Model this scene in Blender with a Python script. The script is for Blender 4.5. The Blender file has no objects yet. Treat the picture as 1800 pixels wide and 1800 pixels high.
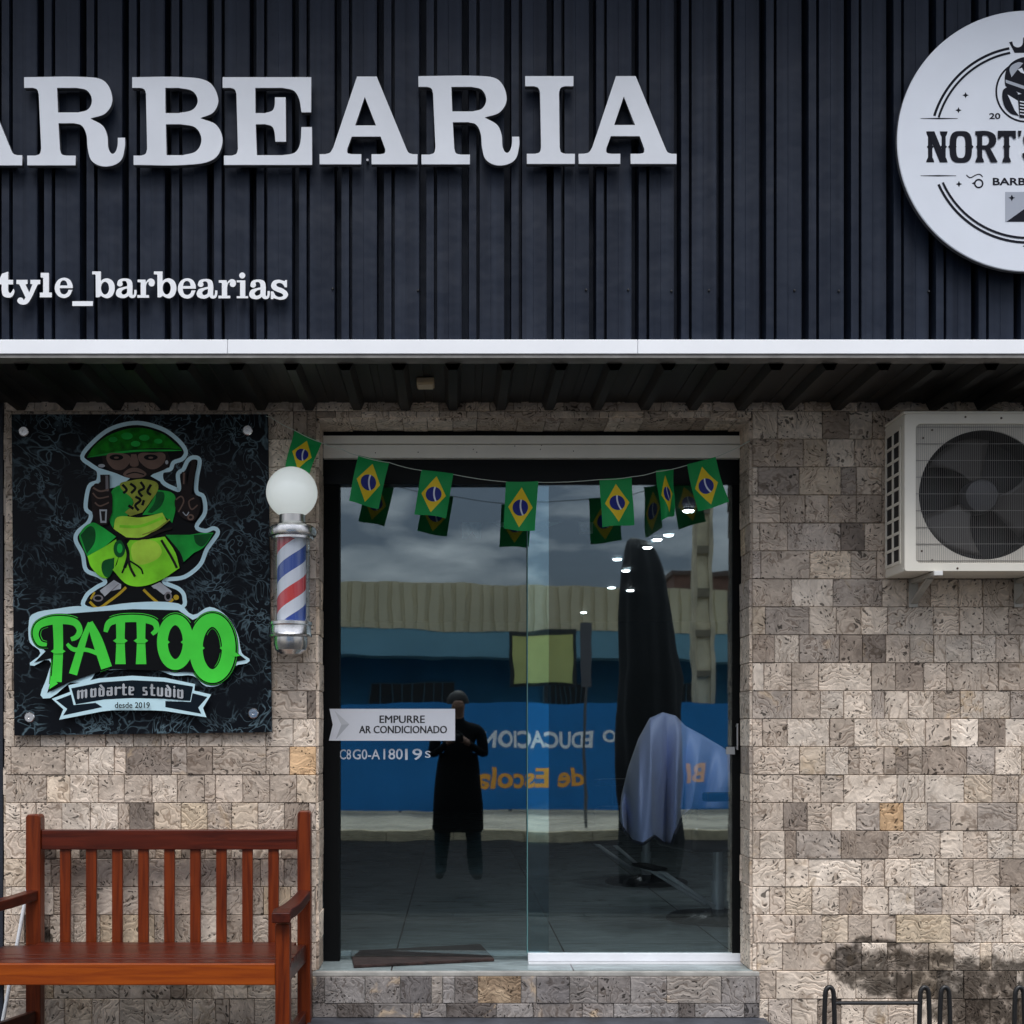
import bpy, bmesh, math, random
from mathutils import Vector, Matrix
from mathutils.geometry import tessellate_polygon
R = math.radians
rnd = random.Random(7)
S = bpy.context.scene
COL = S.collection

# ------------------------------------------------------------------ camera, world, sun, exposure
CAMY, CAMZ, FPX, VX, VY = -5.5, 1.35, 2200.0, 800.0, 1300.0
cd = bpy.data.cameras.new('camera'); cam = bpy.data.objects.new('camera', cd); COL.objects.link(cam)
cam.location = (0, CAMY, CAMZ); cam.rotation_euler = (R(90), 0, 0)
cd.sensor_width = 36; cd.lens = 36*FPX/1800
cd.shift_x = (900-VX)/1800; cd.shift_y = (VY-900)/1800
cd.clip_start = 0.02; cd.clip_end = 2000
S.camera = cam

SUN_EL, SUN_AZ = 61, 0.0
W = bpy.data.worlds.new('World'); S.world = W; W.use_nodes = True
nt = W.node_tree; nt.nodes.clear()
def N(t, **k):
    n = nt.nodes.new(t)
    for a, b in k.items(): setattr(n, a, b)
    return n
out = N('ShaderNodeOutputWorld'); bg = N('ShaderNodeBackground'); bg.inputs['Strength'].default_value = 0.1
sky = N('ShaderNodeTexSky', sky_type='NISHITA', sun_disc=False)
sky.sun_elevation = R(SUN_EL); sky.sun_rotation = R(180)
tc = N('ShaderNodeTexCoord'); mp = N('ShaderNodeMapping'); mp.inputs['Scale'].default_value = (1.0, 1.0, 3.2)
mp.inputs['Location'].default_value = (0.35, 0.0, 0.55)
nz = N('ShaderNodeTexNoise'); nz.inputs['Scale'].default_value = 5.5; nz.inputs['Detail'].default_value = 7; nz.inputs['Roughness'].default_value = .52
nz.inputs['Distortion'].default_value = .25
cr = N('ShaderNodeValToRGB')
cr.color_ramp.elements[0].position = .42; cr.color_ramp.elements[0].color = (.20, .23, .29, 1)
cr.color_ramp.elements[1].position = .58; cr.color_ramp.elements[1].color = (.95, .96, 1.0, 1)
sx = N('ShaderNodeSeparateXYZ'); mr = N('ShaderNodeMapRange')
mr.inputs['From Min'].default_value = 0.12; mr.inputs['From Max'].default_value = .75
mr.inputs['To Min'].default_value = 4.6; mr.inputs['To Max'].default_value = 17.0
vm = N('ShaderNodeVectorMath', operation='SCALE'); mx = N('ShaderNodeMix', data_type='RGBA'); mx.inputs[0].default_value = .9
L = nt.links.new
L(tc.outputs['Generated'], mp.inputs['Vector']); L(mp.outputs['Vector'], nz.inputs['Vector']); L(nz.outputs['Fac'], cr.inputs['Fac'])
L(tc.outputs['Generated'], sx.inputs[0]); L(sx.outputs['Z'], mr.inputs['Value'])
L(cr.outputs['Color'], vm.inputs[0]); L(mr.outputs['Result'], vm.inputs['Scale'])
L(sky.outputs['Color'], mx.inputs[6]); L(vm.outputs['Vector'], mx.inputs[7]); L(mx.outputs[2], bg.inputs['Color']); L(bg.outputs[0], out.inputs['Surface'])

sd = bpy.data.lights.new('sun', 'SUN'); sd.energy = 1.5; sd.angle = R(28); sd.color = (1, .97, .93)
sun = bpy.data.objects.new('sun', sd); COL.objects.link(sun)
sun.rotation_euler = (R(90-SUN_EL), 0, R(SUN_AZ)); sun.location = (0, -8, 12)

S.view_settings.view_transform = 'Standard'; S.view_settings.look = 'None'
S.view_settings.exposure = 0.78; S.view_settings.gamma = 1.0
S.cycles.use_denoising = True
S.cycles.transparent_max_bounces = 24; S.cycles.max_bounces = 10; S.cycles.glossy_bounces = 6; S.cycles.transmission_bounces = 8

# ------------------------------------------------------------------ pixel -> world
def P(px, py, Y=0.0):
    d = Y-CAMY
    return Vector(((px-VX)*d/FPX, Y, CAMZ+(VY-py)*d/FPX))
YG = 0.22                                   # front face of the door glass
def PR(px, py, d):                          # a point that the door glass mirrors at px,py, at total distance d
    return Vector(((px-VX)*d/FPX, 2*YG-CAMY-d, CAMZ+(VY-py)*d/FPX))

# ------------------------------------------------------------------ materials
def lin(c): return tuple((v/12.92 if v <= .04045 else ((v+.055)/1.055)**2.4) for v in c)
def srgb(r, g, b): return lin((r/255, g/255, b/255))
MATS = {}
def mat(name, col=(.5, .5, .5), rough=.5, metal=0, var=0.0, vscale=8, bump=0.0, bscale=40, coat=0, spec=.5, trans=0, emit=None, stretch=None, rvar=0.0):
    if name in MATS: return MATS[name]
    m = bpy.data.materials.new(name); m.use_nodes = True; MATS[name] = m
    t = m.node_tree; b = t.nodes['Principled BSDF']
    b.inputs['Base Color'].default_value = (*col, 1); b.inputs['Roughness'].default_value = rough; b.inputs['Metallic'].default_value = metal
    b.inputs['Coat Weight'].default_value = coat; b.inputs['Specular IOR Level'].default_value = spec
    b.inputs['Transmission Weight'].default_value = trans
    if emit: b.inputs['Emission Color'].default_value = (*emit[0], 1); b.inputs['Emission Strength'].default_value = emit[1]
    if var or bump or rvar:
        tcn = t.nodes.new('ShaderNodeTexCoord'); mpn = t.nodes.new('ShaderNodeMapping'); t.links.new(tcn.outputs['Object'], mpn.inputs['Vector'])
        if stretch: mpn.inputs['Scale'].default_value = stretch
        n = t.nodes.new('ShaderNodeTexNoise'); n.inputs['Scale'].default_value = vscale; n.inputs['Detail'].default_value = 6
        t.links.new(mpn.outputs['Vector'], n.inputs['Vector'])
        if var:
            r_ = t.nodes.new('ShaderNodeMapRange'); r_.inputs['From Min'].default_value = .3; r_.inputs['From Max'].default_value = .7
            r_.inputs['To Min'].default_value = 1-var; r_.inputs['To Max'].default_value = 1+var
            t.links.new(n.outputs['Fac'], r_.inputs['Value'])
            v_ = t.nodes.new('ShaderNodeVectorMath'); v_.operation = 'SCALE'; v_.inputs[0].default_value = col
            t.links.new(r_.outputs['Result'], v_.inputs['Scale']); t.links.new(v_.outputs['Vector'], b.inputs['Base Color'])
        if rvar:
            r2 = t.nodes.new('ShaderNodeMapRange'); r2.inputs['From Min'].default_value = .3; r2.inputs['From Max'].default_value = .7
            r2.inputs['To Min'].default_value = max(0, rough-rvar); r2.inputs['To Max'].default_value = min(1, rough+rvar)
            t.links.new(n.outputs['Fac'], r2.inputs['Value']); t.links.new(r2.outputs['Result'], b.inputs['Roughness'])
        if bump:
            n2 = t.nodes.new('ShaderNodeTexNoise'); n2.inputs['Scale'].default_value = bscale; n2.inputs['Detail'].default_value = 5
            t.links.new(mpn.outputs['Vector'], n2.inputs['Vector'])
            bp = t.nodes.new('ShaderNodeBump'); bp.inputs['Strength'].default_value = bump; bp.inputs['Distance'].default_value = .01
            t.links.new(n2.outputs['Fac'], bp.inputs['Height']); t.links.new(bp.outputs['Normal'], b.inputs['Normal'])
    return m

def stone_mat(name, tint, dark_stain):
    m = bpy.data.materials.new(name); m.use_nodes = True; t = m.node_tree; b = t.nodes['Principled BSDF']
    def n_(ty, **k):
        n = t.nodes.new(ty)
        for a, c in k.items():
            if a in n.inputs.keys(): n.inputs[a].default_value = c
            else: setattr(n, a, c)
        return n
    K = t.links.new
    ac = n_('ShaderNodeAttribute', attribute_name='tile_colour'); au = n_('ShaderNodeAttribute', attribute_name='tile_coords')
    warp = n_('ShaderNodeTexNoise', Scale=7.0, Detail=3.0); K(au.outputs['Vector'], warp.inputs['Vector'])
    wv = n_('ShaderNodeVectorMath', operation='MULTIPLY_ADD'); K(warp.outputs['Color'], wv.inputs[0]); wv.inputs[1].default_value = (.30, .30, .30); K(au.outputs['Vector'], wv.inputs[2])
    wave = n_('ShaderNodeTexWave', Scale=8.0, Distortion=5.0, Detail=4.0); wave.inputs['Detail Scale'].default_value = 2.2; K(wv.outputs['Vector'], wave.inputs['Vector'])
    rv = n_('ShaderNodeValToRGB'); e = rv.color_ramp.elements; e[0].position = 0.0; e[0].color = (.54, .50, .47, 1); e[1].position = .22; e[1].color = (.98, .97, .96, 1)
    x_ = e.new(.55); x_.color = (1.06, 1.05, 1.04, 1); x_ = e.new(1.0); x_.color = (.82, .81, .80, 1)
    K(wave.outputs['Fac'], rv.inputs['Fac'])
    # veins appear only in places
    vm_ = n_('ShaderNodeTexNoise', Scale=9.0, Detail=2.0); K(au.outputs['Vector'], vm_.inputs['Vector'])
    vr = n_('ShaderNodeMapRange'); vr.inputs['From Min'].default_value = .38; vr.inputs['From Max'].default_value = .56; K(vm_.outputs['Fac'], vr.inputs['Value'])
    mixv = n_('ShaderNodeMix', data_type='RGBA'); mixv.inputs[6].default_value = (1, 1, 1, 1); K(vr.outputs['Result'], mixv.inputs[0]); K(rv.outputs['Color'], mixv.inputs[7])
    # mottling
    mo = n_('ShaderNodeTexNoise', Scale=15.0, Detail=9.0, Roughness=.66); K(wv.outputs['Vector'], mo.inputs['Vector'])
    mr_ = n_('ShaderNodeMapRange'); mr_.inputs['From Min'].default_value = .28; mr_.inputs['From Max'].default_value = .72; mr_.inputs['To Min'].default_value = .70; mr_.inputs['To Max'].default_value = 1.28
    K(mo.outputs['Fac'], mr_.inputs['Value'])
    # pits
    pv = n_('ShaderNodeTexVoronoi', Scale=42.0, Randomness=1.0); K(wv.outputs['Vector'], pv.inputs['Vector'])
    pn = n_('ShaderNodeTexNoise', Scale=14.0); K(au.outputs['Vector'], pn.inputs['Vector'])
    pa = n_('ShaderNodeMath', operation='MULTIPLY_ADD'); K(pn.outputs['Fac'], pa.inputs[0]); pa.inputs[1].default_value = -.75; pa.inputs[2].default_value = .56
    pd = n_('ShaderNodeMath', operation='SUBTRACT'); K(pv.outputs['Distance'], pd.inputs[0]); K(pa.outputs[0], pd.inputs[1])
    pr = n_('ShaderNodeMapRange'); pr.inputs['From Min'].default_value = -.02; pr.inputs['From Max'].default_value = .06; pr.inputs['To Min'].default_value = .25; pr.inputs['To Max'].default_value = 1
    K(pd.outputs[0], pr.inputs['Value'])
    # ochre rust clouds
    on = n_('ShaderNodeTexNoise', Scale=6.0, Detail=4.0); K(wv.outputs['Vector'], on.inputs['Vector'])
    orr = n_('ShaderNodeMapRange'); orr.inputs['From Min'].default_value = .63; orr.inputs['From Max'].default_value = .76; K(on.outputs['Fac'], orr.inputs['Value'])
    omix = n_('ShaderNodeMix', data_type='RGBA'); K(orr.outputs['Result'], omix.inputs[0]); K(ac.outputs['Color'], omix.inputs[6]); omix.inputs[7].default_value = (.50, .38, .26, 1)
    m1 = n_('ShaderNodeMix', data_type='RGBA', blend_type='MULTIPLY'); m1.inputs[0].default_value = 1; K(omix.outputs[2], m1.inputs[6]); K(mixv.outputs[2], m1.inputs[7])
    s1 = n_('ShaderNodeMath', operation='MULTIPLY'); K(mr_.outputs['Result'], s1.inputs[0]); K(pr.outputs['Result'], s1.inputs[1])
    sc = n_('ShaderNodeVectorMath', operation='SCALE'); K(m1.outputs[2], sc.inputs[0]); K(s1.outputs[0], sc.inputs['Scale'])
    gw = n_('ShaderNodeNewGeometry'); wn = n_('ShaderNodeTexNoise', Scale=2.6, Detail=7.0, Roughness=.65); K(gw.outputs['Position'], wn.inputs['Vector'])
    wr_ = n_('ShaderNodeMapRange'); wr_.inputs['From Min'].default_value = .32; wr_.inputs['From Max'].default_value = .68; wr_.inputs['To Min'].default_value = .88; wr_.inputs['To Max'].default_value = 1.24; K(wn.outputs['Fac'], wr_.inputs['Value'])
    ws = n_('ShaderNodeVectorMath', operation='SCALE'); K(sc.outputs['Vector'], ws.inputs[0]); K(wr_.outputs['Result'], ws.inputs['Scale'])
    last = ws.outputs['Vector']
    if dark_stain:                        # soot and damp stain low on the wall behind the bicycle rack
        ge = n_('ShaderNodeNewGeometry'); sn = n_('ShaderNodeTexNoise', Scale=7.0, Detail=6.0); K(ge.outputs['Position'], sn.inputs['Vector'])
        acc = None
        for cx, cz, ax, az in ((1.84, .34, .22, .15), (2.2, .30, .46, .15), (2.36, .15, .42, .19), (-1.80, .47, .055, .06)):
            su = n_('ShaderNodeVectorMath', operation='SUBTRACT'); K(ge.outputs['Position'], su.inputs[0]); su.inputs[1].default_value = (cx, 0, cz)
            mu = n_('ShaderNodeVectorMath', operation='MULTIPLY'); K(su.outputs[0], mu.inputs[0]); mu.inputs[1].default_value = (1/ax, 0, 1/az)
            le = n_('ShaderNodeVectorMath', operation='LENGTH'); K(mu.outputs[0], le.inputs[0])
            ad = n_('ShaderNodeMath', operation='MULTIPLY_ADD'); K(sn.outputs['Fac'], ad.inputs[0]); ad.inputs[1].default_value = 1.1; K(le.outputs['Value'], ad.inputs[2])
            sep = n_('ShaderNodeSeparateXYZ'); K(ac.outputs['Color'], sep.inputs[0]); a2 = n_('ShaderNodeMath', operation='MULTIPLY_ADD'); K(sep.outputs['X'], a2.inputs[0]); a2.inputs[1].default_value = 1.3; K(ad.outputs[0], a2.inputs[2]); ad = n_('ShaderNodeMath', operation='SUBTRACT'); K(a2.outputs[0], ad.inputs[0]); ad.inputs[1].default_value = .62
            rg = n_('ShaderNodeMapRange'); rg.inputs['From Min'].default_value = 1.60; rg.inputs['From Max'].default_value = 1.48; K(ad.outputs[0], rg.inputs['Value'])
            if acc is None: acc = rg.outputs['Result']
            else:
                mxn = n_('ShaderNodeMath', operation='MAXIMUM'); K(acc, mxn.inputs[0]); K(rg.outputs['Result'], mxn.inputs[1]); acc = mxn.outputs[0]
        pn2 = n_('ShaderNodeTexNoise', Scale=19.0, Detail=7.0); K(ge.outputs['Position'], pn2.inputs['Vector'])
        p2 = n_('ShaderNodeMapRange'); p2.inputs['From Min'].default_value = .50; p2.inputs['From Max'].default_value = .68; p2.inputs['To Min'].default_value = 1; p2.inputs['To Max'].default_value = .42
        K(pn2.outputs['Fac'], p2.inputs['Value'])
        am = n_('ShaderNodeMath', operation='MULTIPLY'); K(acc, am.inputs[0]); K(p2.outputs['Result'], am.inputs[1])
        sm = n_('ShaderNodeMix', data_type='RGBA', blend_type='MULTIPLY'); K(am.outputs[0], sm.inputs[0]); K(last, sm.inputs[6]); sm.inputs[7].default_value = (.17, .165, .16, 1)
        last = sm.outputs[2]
    K(last, b.inputs['Base Color'])
    b.inputs['Roughness'].default_value = .8; b.inputs['Specular IOR Level'].default_value = .12
    hs = n_('ShaderNodeMath', operation='MULTIPLY_ADD'); K(wave.outputs['Fac'], hs.inputs[0]); hs.inputs[1].default_value = .25; K(mo.outputs['Fac'], hs.inputs[2])
    h2 = n_('ShaderNodeMath', operation='MULTIPLY'); K(hs.outputs[0], h2.inputs[0]); K(pr.outputs['Result'], h2.inputs[1])
    bp = n_('ShaderNodeBump', Strength=.55, Distance=.012); K(h2.outputs[0], bp.inputs['Height']); K(bp.outputs['Normal'], b.inputs['Normal'])
    return m

def wood_mat(name, col, dark, axis):
    m = bpy.data.materials.new(name); m.use_nodes = True; t = m.node_tree; b = t.nodes['Principled BSDF']; K = t.links.new
    tcn = t.nodes.new('ShaderNodeTexCoord'); mpn = t.nodes.new('ShaderNodeMapping'); K(tcn.outputs['Object'], mpn.inputs['Vector'])
    sc = [34, 34, 34]; sc[axis] = 2.2; mpn.inputs['Scale'].default_value = sc
    n = t.nodes.new('ShaderNodeTexNoise'); n.inputs['Scale'].default_value = 1.6; n.inputs['Detail'].default_value = 7; n.inputs['Distortion'].default_value = .6; K(mpn.outputs['Vector'], n.inputs['Vector'])
    r_ = t.nodes.new('ShaderNodeValToRGB'); e = r_.color_ramp.elements; e[0].position = .30; e[0].color = (*dark, 1); e[1].position = .62; e[1].color = (*col, 1)
    K(n.outputs['Fac'], r_.inputs['Fac']); K(r_.outputs['Color'], b.inputs['Base Color'])
    b.inputs['Roughness'].default_value = .42; b.inputs['Specular IOR Level'].default_value = .34; b.inputs['Roughness'].default_value = .34
    bp = t.nodes.new('ShaderNodeBump'); bp.inputs['Strength'].default_value = .12; bp.inputs['Distance'].default_value = .004; K(n.outputs['Fac'], bp.inputs['Height']); K(bp.outputs['Normal'], b.inputs['Normal'])
    return m

# ------------------------------------------------------------------ mesh helpers
class MB:
    def __init__(s): s.v = []; s.f = []; s.mi = []; s.m = 0
    def add(s, verts, faces, m=None):
        o = len(s.v); s.v += [tuple(v) for v in verts]; k = s.m if m is None else m
        for f in faces: s.f.append([o+i for i in f]); s.mi.append(k)
    def box(s, x0, x1, y0, y1, z0, z1, m=None, M=None):
        v = [Vector(p) for p in ((x0,y0,z0),(x1,y0,z0),(x1,y1,z0),(x0,y1,z0),(x0,y0,z1),(x1,y0,z1),(x1,y1,z1),(x0,y1,z1))]
        if M: v = [M @ p for p in v]
        s.add(v, [(0,3,2,1),(4,5,6,7),(0,1,5,4),(1,2,6,5),(2,3,7,6),(3,0,4,7)], m)
    def beam(s, a, b, w, h, m=None, up=Vector((0,0,1))):     # a rectangular bar from a to b
        a, b = Vector(a), Vector(b); d = (b-a).normalized()
        if abs(d.dot(up)) > .98: up = Vector((0,1,0))
        x = d.cross(up).normalized(); y = x.cross(d)
        v = [p+x*i*w/2+y*j*h/2 for p in (a, b) for i, j in ((-1,-1),(1,-1),(1,1),(-1,1))]
        s.add(v, [(3,2,1,0),(4,5,6,7),(0,1,5,4),(1,2,6,5),(2,3,7,6),(3,0,4,7)], m)
    def tube(s, pts, r, n=10, m=None, cap=True):
        pts = [Vector(p) for p in pts]; rr = r if isinstance(r, (list, tuple)) else [r]*len(pts); rings = []; ref = None
        for i, p in enumerate(pts):
            d = (pts[min(i+1, len(pts)-1)]-pts[max(i-1, 0)]).normalized()
            if ref is None: ref = Vector((0,0,1)) if abs(d.z) < .9 else Vector((0,1,0))
            x = d.cross(ref).normalized(); ref = x.cross(d).normalized()
            rings.append([p+(x*math.cos(2*math.pi*k/n)+ref*math.sin(2*math.pi*k/n))*rr[i] for k in range(n)])
        v = [q for g in rings for q in g]; f = []
        for i in range(len(rings)-1):
            for k in range(n): f.append((i*n+k, i*n+(k+1)%n, (i+1)*n+(k+1)%n, (i+1)*n+k))
        if cap: f.append(tuple(range(n))[::-1]); f.append(tuple((len(rings)-1)*n+k for k in range(n)))
        s.add(v, f, m)
    def lathe(s, c, prof, n=40, m=None, axis='z', cap=True):           # prof: (radius, height)
        c = Vector(c); v = []; f = []
        for r, h in prof:
            for k in range(n):
                a = 2*math.pi*k/n; q = (r*math.cos(a), r*math.sin(a), h)
                if axis == 'y': q = (q[0], -q[2], q[1])
                if axis == 'x': q = (q[2], q[0], q[1])
                v.append(c+Vector(q))
        for i in range(len(prof)-1):
            for k in range(n): f.append((i*n+k, i*n+(k+1)%n, (i+1)*n+(k+1)%n, (i+1)*n+k))
        if cap and prof[0][0] > 1e-5: f.append(tuple(range(n))[::-1])
        if cap and prof[-1][0] > 1e-5: f.append(tuple((len(prof)-1)*n+k for k in range(n)))
        s.add(v, f, m)
    def prism(s, poly, y0, y1, m=None):                      # polygon in XZ, extruded along Y
        n = len(poly); v = [(x, y0, z) for x, z in poly]+[(x, y1, z) for x, z in poly]
        f = [tuple(range(n)), tuple(range(2*n-1, n-1, -1))]+[(i, i+n, (i+1) % n+n, (i+1) % n) for i in range(n)]
        s.add(v, f, m)
    def sheet(s, grid, m=None):                              # grid[i][j] of points
        a, b = len(grid), len(grid[0]); v = [p for r_ in grid for p in r_]
        s.add(v, [(i*b+j, i*b+j+1, (i+1)*b+j+1, (i+1)*b+j) for i in range(a-1) for j in range(b-1)], m)
    def mesh(s, name, mats, smooth=None):
        me = bpy.data.meshes.new(name); me.from_pydata(s.v, [], s.f)
        for m in (mats if isinstance(mats, (list, tuple)) else [mats]): me.materials.append(m)
        if len(me.materials) > 1: me.polygons.foreach_set('material_index', s.mi)
        bm = bmesh.new(); bm.from_mesh(me); bmesh.ops.remove_doubles(bm, verts=bm.verts, dist=1e-6); bmesh.ops.recalc_face_normals(bm, faces=bm.faces); bm.to_mesh(me); bm.free()
        if smooth: me.shade_smooth(); me.set_sharp_from_angle(angle=R(smooth))
        me.update(); return me
    def build(s, name, mats, parent=None, bevel=0, smooth=None, loc=None):
        if loc is not None:
            l = Vector(loc); s.v = [tuple(Vector(p)-l) for p in s.v]
        o = link(name, s.mesh(name, mats, smooth), parent)
        if loc is not None and parent is None: o.location = loc
        if bevel:
            b = o.modifiers.new('bevel', 'BEVEL'); b.width = bevel; b.segments = 2; b.limit_method = 'ANGLE'; b.angle_limit = R(40)
        return o
def link(name, data, parent=None):
    o = bpy.data.objects.new(name, data); COL.objects.link(o)
    if parent is not None:
        o.parent = parent; o.matrix_parent_inverse = pinv(parent)
    return o
def pinv(p):
    M = Matrix.Identity(4); q = p
    while q is not None:
        M = Matrix.LocRotScale(q.location, q.rotation_euler, q.scale) @ q.matrix_parent_inverse_or_id() @ M if False else (q.matrix_parent_inverse @ Matrix.LocRotScale(q.location, q.rotation_euler, q.scale)) @ M
        q = q.parent
    return M.inverted()
def tag(o, label=None, cat=None, group=None, kind=None):
    if label: o['label'] = label
    if cat: o['category'] = cat
    if group: o['group'] = group
    if kind: o['kind'] = kind
    return o
def thing(name, label, cat, loc=(0,0,0), group=None):
    o = bpy.data.objects.new(name, None); COL.objects.link(o); o.location = loc; o.empty_display_size = .05
    return tag(o, label, cat, group)

# ------------------------------------------------------------------ 2-D outlines: a point (x, y) is a corner, (x, y, 1) is smooth
def path(pts, n=7):
    res = []; k = len(pts)
    for i in range(k):
        a, b = pts[i], pts[(i+1) % k]; pa, pb = Vector(a[:2]), Vector(b[:2]); sa, sb = len(a) > 2, len(b) > 2
        res.append(pa)
        if sa or sb:
            prev, nxt = Vector(pts[i-1][:2]), Vector(pts[(i+2) % k][:2]); ln = (pb-pa).length
            ta = (pb-prev) if sa else (pb-pa); tb = (nxt-pa) if sb else (pb-pa)
            ta = ta.normalized()*ln if ta.length else pb-pa; tb = tb.normalized()*ln if tb.length else pb-pa
            for j in range(1, n):
                t = j/n; t2, t3 = t*t, t*t*t
                res.append(pa*(2*t3-3*t2+1)+ta*(t3-2*t2+t)+pb*(-2*t3+3*t2)+tb*(t3-t2))
    return res
def ell(cx, cy, rx, ry, n=40, a0=0, a1=360):
    return [Vector((cx+rx*math.cos(R(a0+(a1-a0)*i/n)), cy+ry*math.sin(R(a0+(a1-a0)*i/n)))) for i in range(n if a1-a0 >= 360 else n+1)]
def extruded(name, loops, y0, y1, m, bevel=0.0, parent=None):
    """loops: lists of (X, Z) world points; holes by even-odd; a solid plate from y0 (front) to y1 (back)."""
    cu = bpy.data.curves.new('outline', 'CURVE'); cu.dimensions = '2D'; cu.fill_mode = 'BOTH'
    cu.extrude = max(1e-5, (y1-y0)/2-bevel); cu.bevel_depth = bevel; cu.bevel_resolution = 1; cu.offset = -bevel
    for lp in loops:
        sp = cu.splines.new('POLY'); sp.points.add(len(lp)-1); sp.use_cyclic_u = True
        for q, p in zip(sp.points, lp): q.co = (p[0], p[1], 0, 1)
    tmp = bpy.data.objects.new('outline', cu); COL.objects.link(tmp)
    me = bpy.data.meshes.new_from_object(tmp.evaluated_get(bpy.context.evaluated_depsgraph_get()))
    bpy.data.objects.remove(tmp); bpy.data.curves.remove(cu)
    me.transform(Matrix.Translation((0, (y0+y1)/2, 0)) @ Matrix.Rotation(R(90), 4, 'X'))
    me.materials.clear(); me.materials.append(m); me.name = name
    if parent is None and name is None: return me
    o = link(name, me, parent); return o
def dark_returns(o, m):                        # dark finish for sign edges; on the round sign it paints in rim shadow
    o.data.materials.append(m)
    for p in o.data.polygons:
        if abs(p.normal.y) < .35: p.material_index = 1
def text_obj(name, body, x0, x1, z0, z1, y, thick, m, parent, flip=False, bold=.012, weight=0):
    """Lettering in the built-in sans face fitted to a box in the XZ plane at y (front); flip: faces +Y instead of -Y."""
    cu = bpy.data.curves.new('text', 'FONT'); cu.body = body; cu.extrude = .5; cu.resolution_u = 3; cu.offset = bold
    tmp = bpy.data.objects.new('text', cu); COL.objects.link(tmp)
    me = bpy.data.meshes.new_from_object(tmp.evaluated_get(bpy.context.evaluated_depsgraph_get()))
    bpy.data.objects.remove(tmp); bpy.data.curves.remove(cu)
    xs = [v.co.x for v in me.vertices]; ys = [v.co.y for v in me.vertices]
    ax, bx, ay, by = min(xs), max(xs), min(ys), max(ys)
    for v in me.vertices:
        u = (v.co.x-ax)/(bx-ax); w = (v.co.y-ay)/(by-ay); d = (v.co.z+.5)*thick
        if flip: v.co = (x1-(x1-x0)*u, y-thick+d, z0+(z1-z0)*w)
        else: v.co = (x0+(x1-x0)*u, y+thick-d, z0+(z1-z0)*w)
    if weight:                          # a second pass a hair to the side thickens the strokes
        bm = bmesh.new(); bm.from_mesh(me); d = bmesh.ops.duplicate(bm, geom=bm.verts[:]+bm.edges[:]+bm.faces[:])
        bmesh.ops.translate(bm, verts=[g for g in d['geom'] if isinstance(g, bmesh.types.BMVert)], vec=(weight, -.0003, weight*.35)); bm.to_mesh(me); bm.free()
    me.materials.clear(); me.materials.append(m); me.name = name
    return link(name, me, parent)

class Flat:
    """Printed or cut-vinyl shapes lying on a board: each later shape sits a hair proud of the one before."""
    def __init__(s, y, tf, step=.00022): s.y = y; s.tf = tf; s.step = step; s.mb = MB(); s.mats = []
    def mi(s, m):
        if m not in s.mats: s.mats.append(m)
        return s.mats.index(m)
    def poly(s, pts, m, holes=()):
        loops = [[Vector((*s.tf(*p[:2]), 0)) for p in lp] for lp in (pts, *holes)]
        tr = tessellate_polygon(loops); fl = [p for lp in loops for p in lp]
        s.mb.add([(p.x, s.y, p.y) for p in fl], tr, s.mi(m)); s.y -= s.step
    def stroke(s, pts, m, w=None, grow=0, closed=False, dense=5):
        p = [tuple(q) if len(q) > 2 else (q[0], q[1], w) for q in pts]; n = len(p); c = []
        rng = n if closed else n-1
        g = lambda i: p[i % n] if closed else p[max(0, min(n-1, i))]
        for i in range(rng):
            a, b, d, e = g(i-1), g(i), g(i+1), g(i+2)
            for j in range(dense):
                t = j/dense
                c.append([.5*((2*b[k])+(-a[k]+d[k])*t+(2*a[k]-5*b[k]+4*d[k]-e[k])*t*t+(-a[k]+3*b[k]-3*d[k]+e[k])*t**3) for k in range(3)])
        c.append(list(p[0]) if closed else list(p[-1]))
        if grow and not closed:        # lengthen the ends too
            for e0, e1 in ((0, 1), (-1, -2)):
                d = Vector(c[e0][:2])-Vector(c[e1][:2])
                if d.length: d = d.normalized()*grow/2; c[e0][0] += d.x; c[e0][1] += d.y
        v = []; f = []
        for i, q in enumerate(c):
            if closed: d = Vector(c[(i+1) % (len(c)-1)][:2])-Vector(c[(i-1) % (len(c)-1)][:2])
            else: d = Vector(c[min(i+1, len(c)-1)][:2])-Vector(c[max(i-1, 0)][:2])
            if d.length < 1e-9: d = Vector((1, 0))
            d.normalize(); nn = Vector((-d.y, d.x))*(q[2]+grow)/2; b0 = Vector(q[:2])
            for sgn in (-1, 1):
                x, z = s.tf(*(b0+nn*sgn)); v.append((x, s.y, z))
        for i in range(len(c)-1): f.append((2*i, 2*i+1, 2*i+3, 2*i+2))
        s.mb.add(v, f, s.mi(m)); s.y -= s.step
    def build(s, name, parent):
        me = bpy.data.meshes.new(name); me.from_pydata(s.mb.v, [], s.mb.f)
        for m in s.mats: me.materials.append(m)
        me.polygons.foreach_set('material_index', s.mb.mi); me.update()
        return link(name, me, parent)

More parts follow.
